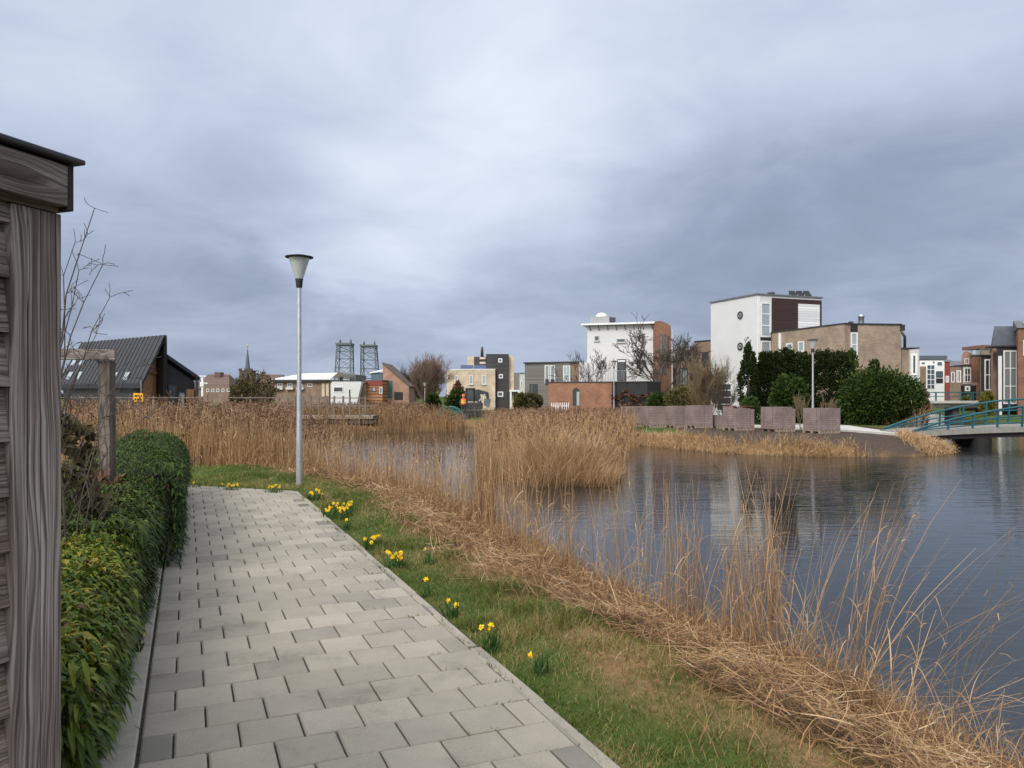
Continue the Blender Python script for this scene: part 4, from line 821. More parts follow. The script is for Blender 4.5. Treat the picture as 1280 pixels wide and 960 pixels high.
# ------------------------------------------------------------------ daffodils
MT['daff_leaf'] = tinted('daffodil leaves', [(0, (.02, .06, .015)), (1, (.07, .15, .035))], .5, .3, .2)
MT['daff_yellow'] = plain('daffodil petals', (.86, .62, .015), .5, .12, 40); MT['daff_pale'] = plain('daffodil white petals', (.80, .78, .62), .5, .1, 40)
MT['daff_trumpet'] = plain('daffodil trumpets', (.88, .50, .01), .5, .1, 40)
def daffodil_clump(px, py, nf, rad, label, seed, mat='daff_yellow', spread=(1, 1)):
    g = np.random.default_rng(seed); c = atz(px, py, -.02 if True else 0); z0 = float(ground_z(np.array([c.x]), np.array([c.y]))[0]); c = atz(px, py, z0 + .13)
    s_, t_ = path_st(c.x, c.y)
    if s_ < 9.6 and t_ < PW + .12 + rad * .5: q_ = path_xy(s_, PW + .12 + rad * .5); c.x, c.y = float(q_[0]), float(q_[1])
    z0 = float(ground_z(np.array([c.x]), np.array([c.y]))[0]); c.z = z0
    r = thing('daffodils', (c.x, c.y, z0), label, 'daffodils', 'daffodil clumps along the verge'); n = 14 + nf * 7
    a = g.uniform(0, 6.28, n); q = rad * np.sqrt(g.random(n)); x, y = c.x + np.cos(a) * q * spread[0], c.y + np.sin(a) * q * spread[1]
    P, _ = stalk_lines(x, y, np.full(n, z0 - .02), g.uniform(.08, .2, n), g.uniform(.05, .45, n), g.uniform(.05, .5, n), 4, g.uniform(0, 6.28, n))
    v, Q, t = ribbons(P, side_of(n), np.tile([.006, .0065, .005, .001], (n, 1)), g.random(n)); np_mesh('leaves', v, Q, MT['daff_leaf'], t, parent=r)
    for k in range(nf):
        a = g.uniform(0, 6.28); q = rad * math.sqrt(g.random()); b = Vector((c.x + math.cos(a) * q * spread[0], c.y + math.sin(a) * q * spread[1], z0)); h = g.uniform(.09, .17); hd = b + Vector((g.normal(0, .02), g.normal(0, .02), h))
        f = Vector((g.normal(0, .8), -1 + g.normal(0, .5), g.normal(.1, .25))).normalized(); u = f.cross(Vector((0, 0, 1))).normalized(); w = u.cross(f)
        m = MB()
        for j in range(6):
            th = j * math.pi / 3 + .2; e = (u * math.cos(th) + w * math.sin(th)); s = (u * -math.sin(th) + w * math.cos(th)); L_ = .024
            m.add([hd, hd + e * L_ * .55 + s * .010 + f * .004, hd + e * L_ + f * g.uniform(-.006, .01), hd + e * L_ * .55 - s * .010 + f * .004], [(0, 1, 2, 3)])
        fl = m.build('flower', MT[mat], r)
        tr = MB(); pts = [hd + f * .002, hd + f * .011, hd + f * .02]; tr.tube(pts, [.005, .008, .011], 8); tr.build('trumpet', MT['daff_trumpet'], fl)
        st = MB(); st.tube([b, (b + hd) / 2 + Vector((.003, 0, 0)), hd - f * .01], .0028, 5); st.build('stem', MT['daff_yellow'] if False else MT['stem_green'], fl)
    return r
MT['stem_green'] = plain('daffodil stems', (.05, .12, .025), .5, .15, 20)
for (px, py, nf, rad, lab, mat, sp) in (
    (402, 634, 34, .34, 'largest daffodil drift, beside the lamp post at the paving edge', 'daff_yellow', (.55, 1.5)),
    (384, 616, 9, .16, 'daffodils at the foot of the lamp post', 'daff_yellow', (1, 1)),
    (342, 609, 8, .14, 'daffodils on the verge past the end of the paving, close to the lamp', 'daff_yellow', (1, 1)),
    (289, 606, 7, .14, 'daffodils past the end of the paving, midway between hedge and lamp', 'daff_yellow', (1, 1)),
    (245, 603, 2, .07, 'two small daffodils by the hedge end', 'daff_yellow', (1, 1)),
    (467, 672, 9, .11, 'round daffodil clump, the smaller of two halfway down the verge', 'daff_yellow', (1, 1)),
    (488, 694, 11, .11, 'fuller daffodil clump halfway down the verge', 'daff_yellow', (1, 1)),
    (430, 650, 1, .05, 'single low daffodil just below the big drift', 'daff_yellow', (1, 1)),
    (536, 690, 1, .05, 'single pale white flower standing alone in the grass', 'daff_pale', (1, 1)),
    (530, 728, 1, .05, 'single daffodil near the paving below the fuller clump', 'daff_yellow', (1, 1)),
    (560, 752, 2, .06, 'pair of daffodils in a leafy tuft at the paving edge', 'daff_yellow', (1, 1)),
    (600, 790, 3, .06, 'three daffodils by the paving at a leafy tuft', 'daff_yellow', (1, 1)),
    (676, 815, 1, .05, 'lone daffodil nearest the viewer, in the middle of the grass', 'daff_yellow', (1, 1))):
    daffodil_clump(px, py, nf, rad, lab, int(px), mat, sp)

# dark arching brambles and a thin sapling on the near bank
def bramble(px0, py0, ends, label, seed):
    rnd = random.Random(seed); b = atz(px0, py0, -.3); t = thing('bramble', b, label, 'bramble', 'bare dark stems on the near bank'); s = []
    for (px, py, D, r) in ends:
        e = at(px, py, D); n = 10; prev = b; c = (b + e) / 2 + Vector((rnd.uniform(-.1, .02), 0, rnd.uniform(-.02, .1)))
        for k in range(1, n + 1):
            f = k / n; q = b * (1 - f) ** 2 + c * 2 * f * (1 - f) + e * f * f + Vector((rnd.gauss(0, .007), rnd.gauss(0, .007), rnd.gauss(0, .006))); ra = r * (1 - .7 * f); s.append((prev, q, ra * 1.08, ra))
            if k > 3 and rnd.random() < .35: grow(s, q, (q - prev).normalized() + Vector((rnd.gauss(0, .4), rnd.gauss(0, .4), .1)), rnd.uniform(.08, .3), ra * .5, 0, rnd, .12)
            prev = q
    segs_mesh('stems', s, MT['bramble'], t, 5, .0012)
MT['bramble'] = plain('dark bramble stems', (.10, .075, .05), .7, .3, 30)
bramble(985, 832, ((1092, 655, 6.2, .006), (1062, 640, 6.4, .005), (1120, 665, 5.9, .004), (1000, 690, 6.3, .004)), 'dark bramble stems arching up from the straw over the water', 3)
bramble(925, 800, ((905, 650, 6.7, .005), (1000, 600, 7.0, .004), (960, 640, 6.8, .004)), 'tangle of thin dark stems among the tallest near reeds', 6)
bramble(1180, 935, ((1275, 640, 5.6, .0045), (1290, 690, 5.4, .004), (1262, 800, 4.9, .005), (1300, 850, 4.6, .005)), 'pale long stems leaning out far over the open water', 9)
# ------------------------------------------------------------------ buildings
class Wall:
    """an upright wall from A to B (ground plan); windows are fixed on the side that looks towards the pond"""
    def __init__(s, A, B):
        s.A, s.B = Vector((A[0], A[1], 0)), Vector((B[0], B[1], 0)); s.d = (s.B - s.A).normalized(); n = Vector((s.d.y, -s.d.x, 0)); s.n = n if n.dot(-s.A) > 0 else -n
    def hit(s, px):
        k = (px - CX) / F; t = (k * s.A.y - s.A.x) / (s.d.x - k * s.d.y); p = s.A + s.d * t; return t, p.y
    def rect(s, px0, px1, py0, py1):
        (t0, D0), (t1, D1) = s.hit(px0), s.hit(px1); D = (D0 + D1) / 2; return min(t0, t1), max(t0, t1), gz(py1, D), gz(py0, D)
    def pt(s, t, o, z): return s.A + s.d * t + s.n * o + Vector((0, 0, z))
    def box(s, mb, t0, t1, o0, o1, z0, z1): return mb.hexa([s.pt(t0, o0, z0), s.pt(t1, o0, z0), s.pt(t1, o1, z0), s.pt(t0, o1, z0), s.pt(t0, o0, z1), s.pt(t1, o0, z1), s.pt(t1, o1, z1), s.pt(t0, o1, z1)])
def panel(par, name, w, r, mat, o0=-.03, o1=.05, px=True):
    t0, t1, z0, z1 = w.rect(*r) if px else r; m = MB(); w.box(m, t0, t1, o0, o1, z0, z1); return m.build(name, MT[mat], par)
def window(par, w, r, frame='trim', pane='glass', nx=1, ny=1, fw=.07, o=.0, sill=False, px=True, name='window'):
    t0, t1, z0, z1 = w.rect(*r) if px else r; m = MB(); e = .055 + o; b = -.02 + o
    w.box(m, t0, t0 + fw, b, e, z0, z1); w.box(m, t1 - fw, t1, b, e, z0, z1); w.box(m, t0 + fw, t1 - fw, b, e, z0, z0 + fw); w.box(m, t0 + fw, t1 - fw, b, e, z1 - fw, z1)
    mw = fw * .7
    for i in range(1, nx): x = t0 + (t1 - t0) * i / nx; w.box(m, x - mw / 2, x + mw / 2, b, e - .008, z0 + fw, z1 - fw)
    for j in range(1, ny): z = z0 + (z1 - z0) * j / ny; w.box(m, t0 + fw, t1 - fw, b, e - .012, z - mw / 2, z + mw / 2)
    f = m.build(name, MT[frame], par); g = MB(); w.box(g, t0 + fw * .6, t1 - fw * .6, b + .002, .018 + o, z0 + fw * .6, z1 - fw * .6); g.build('pane', MT[pane], f)
    if sill: q = MB(); w.box(q, t0 - .06, t1 + .06, b, e + .07, z0 - .08, z0 - .002); q.build('sill', MT['concrete'], f)
    return f
def back_pts(A, B, depth):
    w = Wall(A, B); return [A, B, tuple((w.B - w.n * depth)[:2]), tuple((w.A - w.n * depth)[:2])]
def P2(px, D): return (gx(px, D), D)
def roof_slab(par, name, poly, z, mat, over=.25, t=.18):
    c = Vector((sum(p[0] for p in poly) / len(poly), sum(p[1] for p in poly) / len(poly))); q = [Vector(p) + (Vector(p) - c).normalized() * over for p in poly]
    zz = z if not isinstance(z, (int, float)) else [z] * len(q); m = MB(); m.prism([tuple(p) for p in q], [a + .003 for a in zz], [a + t for a in zz]); return m.build(name, MT[mat], par)
def block(par, name, poly, z1, mat, z0=-.3): m = MB(); m.prism(poly, z0, z1); return m.build(name, MT[mat], par)
def house(name, px, D, label, cat='house', group=None): x = gx(px, D); return thing(name, (x, D, 0), label, cat, group)

# white tower house with the maroon upper front
def white_tower_house():
    h = house('white_tower_house', 950, 61, 'tall white rendered house with porthole windows and maroon boarded upper front')
    L_, C, Rr = P2(888.5, 65.4), P2(946, 60), P2(1027, 62.2); w1, w2 = Wall(L_, C), Wall(C, Rr); back = (Rr[0] + (L_[0] - C[0]), Rr[1] + (L_[1] - C[1])); Z = 9.55
    poly = [L_, C, Rr, back]; block(h, 'wall', poly, Z, 'white'); rf = roof_slab(h, 'roof', poly, Z, 'roofgrey', .12, .12)
    m = MB(); p = at(969, 366, 63); m.lathe((p.x, p.y + 1, Z + .1), [(.18, 0), (.18, .35), (.30, .42), (.30, .62), (.12, .66)], 12); m.build('chimney', MT['dark_trim'], rf)
    a, b = gx(978, 66), gx(1004, 66); m = MB()
    for k in range(3): x0 = a + (b - a) * k / 3; m.slab([(x0, 63.6, Z + .25), (x0 + .5, 63.6, Z + .25), (x0 + .52, 64.6, Z + .95), (x0 + .02, 64.6, Z + .95)], .05); m.bar((x0 + .1, 64.6, Z + .1), (x0 + .1, 64.6, Z + .9), .05)
    m.build('solar_panel', MT['black'], rf)
    f = panel(h, 'upper_front', w2, (964.6, 1026.5, 374, 425), 'clad_maroon', -.02, .06); panel(h, 'white_panel', w2, (997, 1023.5, 380.5, 425), 'clad_white', .0, .12)
    for py0, py1, ny in ((378, 421.5, 3), (426, 442, 1)): window(h, w2, (950.5, 963.3, py0, py1), 'whitepaint', 'glass_pale', 1, ny, .12)  # reflection put into the pale pane colour
    panel(h, 'spandrel', w2, (950.5, 963.3, 421.8, 425.7), 'dark_trim', -.02, .05)
    for py in (394, 433):
        t, D = w1.hit(925.6); c = w1.pt(t, .0, gz(py, D)); m = MB(); m.disc(c - w1.n * .02, .31, w1.n, .1, 28, .22); fr = m.build('round_window', MT['dark_trim'], h); m = MB(); m.disc(c - w1.n * .02, .23, w1.n, .05, 28); pn = m.build('pane', MT['glass'], fr)
        m = MB(); m.disc(c + w1.n * .04, .17, w1.n, .025, 24, .14); m.build('inner_ring', MT['trim'], fr)
    window(h, w1, (896, 915, 479, 514), 'whitepaint', 'glass', 1, 4, .1); panel(h, 'corner_strip', w2, (946.5, 949.8, 371, 520), 'whitepaint', -.02, .04)
white_tower_house()

# brown brick house in front of it
def brown_brick_house():
    h = house('brown_brick_house', 1058, 53, 'low tan brick house with flat roof, recess window and steel chimney')
    A, B, C, D_ = P2(965, 59.2), P2(1056, 52), P2(1062, 52.3), P2(1126.5, 52.7); Z = 6.52; w1, w2 = Wall(A, B), Wall(C, D_)
    poly = [A, B, C, D_, (D_[0] + 2, 62), (A[0] + 2, 66)]; block(h, 'wall', poly, Z, 'brick_tan'); rf = roof_slab(h, 'roof', poly, Z, 'dark_trim', .08, .09)
    x = gx(1076.5, 54); m = MB(); m.lathe((x, 54, Z + .05), [(.19, 0), (.19, .62), (.235, .64), (.235, .72), (.15, .75), (.15, .80)], 14); m.build('chimney', MT['galv'], rf)
    m = MB(); x = gx(1064, 54); m.box(x - .12, x + .12, 53.9, 54.2, Z + .09, Z + .36); m.build('vent', MT['dark_trim'], rf)
    panel(h, 'brown_panel', w2, (1063, 1071.8, 405.5, 415), 'black', -.02, .03); window(h, w2, (1063, 1071.8, 415.6, 446), 'trim', 'glass_pale', 1, 2, .1)
    window(h, w1, (983, 991, 429, 440), 'trim', 'glass_pale', 1, 1, .1); window(h, w1, (998, 1005.5, 426.6, 440), 'trim', 'glass_pale', 1, 1, .1); panel(h, 'rain_pipe', w1, (974.2, 976.4, 416.5, 440), 'whitepaint', -.02, .08)
    panel(h, 'dark_corner', w2, (1125.2, 1130, 406, 413.5), 'dark_trim', -.4, .12)
    q = [P2(1126.9, 53.2), P2(1137, 53.2)]; block(h, 'side_wing', back_pts(q[0], q[1], 6), 4.92, 'brick_tan'); q2 = [P2(1137.1, 53), P2(1149, 53)]; w3 = Wall(*q2); bay = block(h, 'bay', back_pts(q2[0], q2[1], 5), 4.86, 'concrete'); window(h, w3, (1138.5, 1146.3, 442, 469), 'whitepaint', 'glass', 1, 1, .14)
    roof_slab(h, 'bay_roof', [q[0], q2[1], (q2[1][0] + .3, 58), (q[0][0] + .3, 58)], 4.925, 'dark_trim', .05, .08)
    m = MB(); x = gx(1131, 55); m.tube([(x, 55, 4.9), (x, 55, 5.9), (x - .25, 55, 6.25)], .10, 8); m.build('stove_pipe', MT['dark_trim'], h)
brown_brick_house()

# white house with the brick stair tower, and the orange brick building below its terrace
def white_brick_tower_house():
    h = house('white_terrace_house', 780, 70, 'white house with thin roof slab and rounded orange brick stair tower')
    A, B = P2(734, 69.4), P2(819.7, 67.6); w = Wall(A, B); Z = 8.0; poly = back_pts(A, B, 8); block(h, 'wall', poly, Z, 'white')
    q = back_pts(tuple((w.A - w.d * .45)[:2]), tuple((w.B - w.d * .01)[:2]), 8); q = [tuple((Vector((p[0], p[1], 0)) + w.n * .5)[:2]) if i < 2 else p for i, p in enumerate(q)]
    m = MB(); m.prism(q, Z + .004, Z + .16); rf = m.build('roof', MT['whitepaint'], h)
    for k in range(8): t = .3 + k * ((w.B - w.A).length - .6) / 7; m = MB(); m.bar(w.pt(t, .03, Z - .45), w.pt(t, .45, Z + .0), .05); m.build('roof_strut', MT['dark_trim'], h)
    m = MB(); t0, D0 = w.hit(737); t1, D1 = w.hit(761); 
    w.box(m, t0, t1, -2.2, -.3, Z + .16, Z + .85); m.build('roof_box', MT['grey_metal'], rf); m = MB(); p = w.pt((t0 + t1) / 2, -1.2, Z + .85); m.lathe(p, [(.55, 0), (.5, .2), (.3, .36), (.02, .43)], 16); m.build('skylight_dome', MT['whitepaint'], rf)
    m = MB(); t2, _ = w.hit(764.5); w.box(m, t2 - .22, t2 + .22, -.8, -.3, Z + .16, Z + .72); m.build('vent', MT['dark_trim'], rf)
    for r in ((743.4, 748.8, 420, 426), (771, 781.6, 423.5, 428), (801.5, 806, 416.6, 436.6), (751, 756, 450, 456)): window(h, w, r, 'grey_metal', 'glass', 1, 1, .06, sill=True)
    window(h, w, (771.5, 782.6, 449, 476), 'dark_trim', 'glass', 1, 2, .1, name='door'); panel(h, 'door_blind', w, (772.5, 781.6, 450.3, 452.2), 'whitepaint', .0, .06)
    A2, B2 = P2(723.5, 69), P2(734.1, 68.8); block(h, 'side_wing', back_pts(A2, B2, 5), gz(453, 69), 'white')
    # stair tower with a barrel top
    A3, B3 = P2(819.8, 66.4), P2(838.5, 66.4); w3 = Wall(A3, B3); wd = (w3.B - w3.A).length; n = 10; vs = []; Zt = gz(405, 66); rr = .55
    prof = [(0, -.3), (wd, -.3)] + [(wd * (1 - i / n), Zt + rr * math.sin(math.pi * (.12 + .88 * i / n) * .62 + .0) - .25) for i in range(n + 1)]
    f0 = [w3.pt(t, 0, z) for t, z in prof]; f1 = [w3.pt(t, -4.2, z) for t, z in prof]; k = len(prof); m = MB(); m.add(f0 + f1, [tuple(range(k)), tuple(range(2 * k - 1, k - 1, -1))] + [(i, (i + 1) % k, k + (i + 1) % k, k + i) for i in range(k)]); m.build('stair_tower', MT['brick_red'], h)
    for r in ((824.8, 827.4, 418, 468), (830, 832.2, 418, 468), (834.4, 836.2, 420, 460)): window(h, w3, r, 'dark_trim', 'glass_pale', 1, 5, .05)
    A4, B4 = P2(838.7, 66.6), P2(840.6, 66.6); block(h, 'tower_edge', back_pts(A4, B4, 3), gz(411, 66), 'white')
    g = house('orange_brick_building', 725, 62, 'long low orange brick building with arched doorway under the white house'); A, B = P2(685.6, 62.6), P2(765, 61); w = Wall(A, B); Zg = gz(478.5, 62)
    block(g, 'wall', back_pts(A, B, 5.5), Zg, 'brick_orange'); roof_slab(g, 'roof', back_pts(A, B, 5.5), Zg, 'dark_trim', .06, .09)
    t0, t1, z0, z1 = w.rect(716, 724.5, 485, 507); m = MB(); n = 9; c = (t0 + t1) / 2; rw = (t1 - t0) / 2; pr = [(t0, z0), (t1, z0)] + [(c + rw * math.cos(math.pi * i / n), z1 - rw + rw * math.sin(math.pi * i / n)) for i in range(n + 1)]
    f0 = [w.pt(t, .03, z) for t, z in pr]; f1 = [w.pt(t, -.1, z) for t, z in pr]; k = len(pr); m.add(f0 + f1, [tuple(range(k)), tuple(range(2 * k - 1, k - 1, -1))] + [(i, (i + 1) % k, k + (i + 1) % k, k + i) for i in range(k)]); dr = m.build('door', MT['dark_trim'], g)
    m = MB(); w.box(m, c + .05, c + .28, .031, .06, z0, z1 - .3); m.build('pane', MT['glass_pale'], dr)
    m = MB()
    for i in range(24): t = w.hit(727)[0] + i * .1; 
    # balustrade on its roof terrace
    m = MB(); ta, tb = w.hit(727)[0], w.hit(789)[0]; m.bar(w.pt(ta, -.3, Zg + .95), w.pt(tb, -.3, Zg + .95), .04)
    for i in range(20): t = ta + (tb - ta) * i / 19; m.bar(w.pt(t, -.3, Zg + .09), w.pt(t, -.3, Zg + .95), .025)
    m.build('balustrade', MT['grey_metal'], g)
    s = house('dark_shed', 788, 60, 'black timber garden shed hung with dry brown climbers'); A, B = P2(765.3, 60.5), P2(809, 59); w = Wall(A, B); block(s, 'wall', back_pts(A, B, 3), gz(478, 60), 'black'); roof_slab(s, 'roof', back_pts(A, B, 3), gz(478, 60), 'dark_trim', .1, .08)
    parts = []
    for i in range(5):
        p = w.pt(.3 + i * .75, .2, 1.0 + .3 * (i % 2)); crown_leaves(parts, tuple(p), (.28, .2, 1.0), 260, .16, 70 + i, hang=.8)
    v, q, tt = joinr(parts); np_mesh('climber', v, q, MT['brown_far'], tt, parent=s)
white_brick_tower_house()

def middle_houses():
    # behind, between the two white houses
    h = house('brown_flat_house', 878, 72, 'tall narrow brown brick house close beside the white tower house'); A, B = P2(868, 72.6), P2(889, 71); w = Wall(A, B); Z = gz(427, 72); block(h, 'wall', back_pts(A, B, 8), Z, 'brick_brown'); roof_slab(h, 'roof', back_pts(A, B, 8), Z, 'dark_trim', .06, .1); window(h, w, (878, 885.7, 440, 459), 'dark_trim', 'glass', 1, 1, .09)
    window(h, w, (872, 884, 472, 490), 'dark_trim', 'glass', 2, 1, .08)
    h = house('cream_flat_house', 852, 90, 'cream coloured flat roofed house glimpsed behind the bare tree'); A, B = P2(836, 90), P2(868, 90); w = Wall(A, B); Z = gz(438.5, 90); block(h, 'wall', back_pts(A, B, 8), Z, 'brick_beige'); roof_slab(h, 'roof', back_pts(A, B, 8), Z, 'dark_trim', .05, .12); window(h, w, (862, 867.6, 445, 457.5), 'whitepaint', 'glass_blue', 1, 3, .12)
    m = MB(); x = gx(866, 91); m.box(x - .2, x + .2, 91, 91.5, Z + .12, Z + .6); m.build('chimney', MT['dark_trim'], h)
    h = house('low_brown_house', 852, 75, 'lower brown brick house with large dark windows beside the brick stair tower'); A, B = P2(841, 75.5), P2(862, 74.5); w = Wall(A, B); Z = gz(450.5, 75); block(h, 'wall', back_pts(A, B, 7), Z, 'brick_brown'); roof_slab(h, 'roof', back_pts(A, B, 7), Z, 'dark_trim', .12, .12)
    window(h, w, (849.5, 859.8, 460, 482), 'dark_trim', 'glass_pale', 3, 1, .1); window(h, w, (842, 845, 460, 482), 'dark_trim', 'glass', 1, 1, .08)
    # weathered grey house
    h = house('grey_board_house', 688, 80, 'flat roofed house of weathered grey boards with tall paired windows'); A, B = P2(656, 81), P2(713, 79); w = Wall(A, B); Z = gz(454, 80); block(h, 'wall', back_pts(A, B, 8), Z, 'clad_grey'); block(h, 'brown_wing', back_pts(P2(713.2, 79.1), P2(723.5, 78.8), 8), Z - .08, 'brick_brown'); roof_slab(h, 'roof', back_pts(A, P2(722.5, 78.8), 8), Z, 'dark_trim', .2, .14)
    for r in ((681, 687, 456.5, 479.5), (688, 694.2, 456.5, 479.5)): window(h, w, r, 'trim', 'curtain', 1, 1, .1); 
    for r in ((681.6, 686.4, 474, 481), (688.6, 693.6, 474, 481)): panel(h, 'dark_panel', w, r, 'dark_trim', .0, .062)
    window(h, w, (704, 713, 457, 480), 'trim', 'glass_pale', 2, 2, .09); window(h, w, (662, 672, 480, 492), 'dark_trim', 'glass', 2, 1, .09)
    # cream apartment house with the black tower
    h = house('cream_black_house', 600, 92, 'cream brick house with black boarded tower, solar panels and thin flue'); A0, A, B = P2(558.5, 93), P2(576, 90.5), P2(619, 90); w0, w = Wall(A0, A), Wall(A, B); Zw = gz(462, 90)
    poly = [A0, A, B, (B[0], 98), (A0[0], 98)]; block(h, 'wall', poly, Zw, 'brick_beige'); rf = roof_slab(h, 'roof', poly, Zw, 'whitepaint', .03, .09)
    for r in ((587, 591.4, 468.7, 480.5), (602.6, 607.7, 468.7, 480.5)): window(h, w, r, 'trim', 'glass_pale', 1, 1, .08, sill=True)
    window(h, w0, (569, 572.6, 469.5, 480.5), 'trim', 'glass_pale', 1, 1, .07, sill=True); window(h, w, (582, 598, 487, 501), 'dark_trim', 'glass', 2, 1, .08)
    for a, b in ((575.5, 591.2), (592, 607.2)): m = MB(); m.slab([(gx(a, 91), 91, Zw + .12), (gx(b, 91), 91, Zw + .12), (gx(b, 91), 92, Zw + .62), (gx(a, 91), 92, Zw + .62)], .06); m.build('solar_panel', MT['solar'], rf)
    A1, B1 = P2(607.7, 95), P2(635.7, 95); w1 = Wall(A1, B1); Zt = gz(443.6, 95); block(h, 'black_tower', back_pts(A1, B1, 6), Zt, 'clad_dark'); roof_slab(h, 'tower_roof', back_pts(A1, B1, 6), Zt, 'dark_trim', .04, .1)
    # the tower comes forward beside the cream wing
    A2, B2 = P2(619.2, 90.6), P2(636, 90.6); w2 = Wall(A2, B2); block(h, 'black_front', back_pts(A2, B2, 4.3), gz(444.4, 90.6), 'clad_dark')
    for r in ((622.8, 627.8, 448, 453), (623.4, 628.6, 467.8, 473)): window(h, w2, r, 'whitepaint', 'glass', 1, 1, .11)
    window(h, w2, (621.8, 629, 489.5, 496), 'whitepaint', 'glass_blue', 1, 1, .12)  # reflected blue put into this pane's colour
    A3, B3 = P2(636.2, 91), P2(642.4, 91); block(h, 'cream_side', back_pts(A3, B3, 6), gz(444.6, 91), 'brick_beige'); A4, B4 = P2(584.3, 99), P2(592.5, 99); block(h, 'cream_back', back_pts(A4, B4, 5), gz(445.5, 99), 'brick_beige')
    A5, B5 = P2(592.5, 96), P2(607.6, 96); w5 = Wall(A5, B5); block(h, 'roof_room', back_pts(A5, B5, 4), gz(446, 96), 'dark_trim'); 
    for r in ((599.6, 607, 446.5, 449), (599.6, 607, 452.3, 455)): panel(h, 'cream_slat', w5, r, 'brick_beige', .01, .1)
    m = MB(); x = gx(602, 95.5); m.tube([(x, 97, gz(446, 96) - .1), (x, 97, gz(438, 97)), (x + .02, 97, gz(433.5, 97))], [.2, .17, .1], 8); m.build('flue', MT['dark_trim'], h)
    h = house('beige_porch_house', 645, 93, 'small beige house with flat white porch beside the black tower'); A, B = P2(642.6, 94), P2(649.5, 94); block(h, 'wall', back_pts(A, B, 5), gz(466, 94), 'concrete'); m = MB(); z = gz(487.5, 91); m.box(gx(636.5, 90), gx(650, 90), 90, 93.9, z - .2, z); m.build('porch_roof', MT['whitepaint'], h)
    for px in (638.4, 648.6): m = MB(); m.box(gx(px, 90) - .1, gx(px, 90) + .1, 90.02, 90.2, -.2, z - .203); m.build('porch_post', MT['whitepaint'], h)
    h = house('far_white_house', 653, 120, 'distant pale house in the gap beside the grey boarded house'); A, B = P2(647, 120), P2(662, 120); block(h, 'wall', back_pts(A, B, 6), gz(467, 120), 'concrete'); window(h, Wall(A, B), (650.5, 653, 476, 483), 'whitepaint', 'glass', 1, 1, .1); roof_slab(h, 'roof', back_pts(A, B, 6), gz(467, 120), 'roofgrey', .1, .15)
middle_houses()

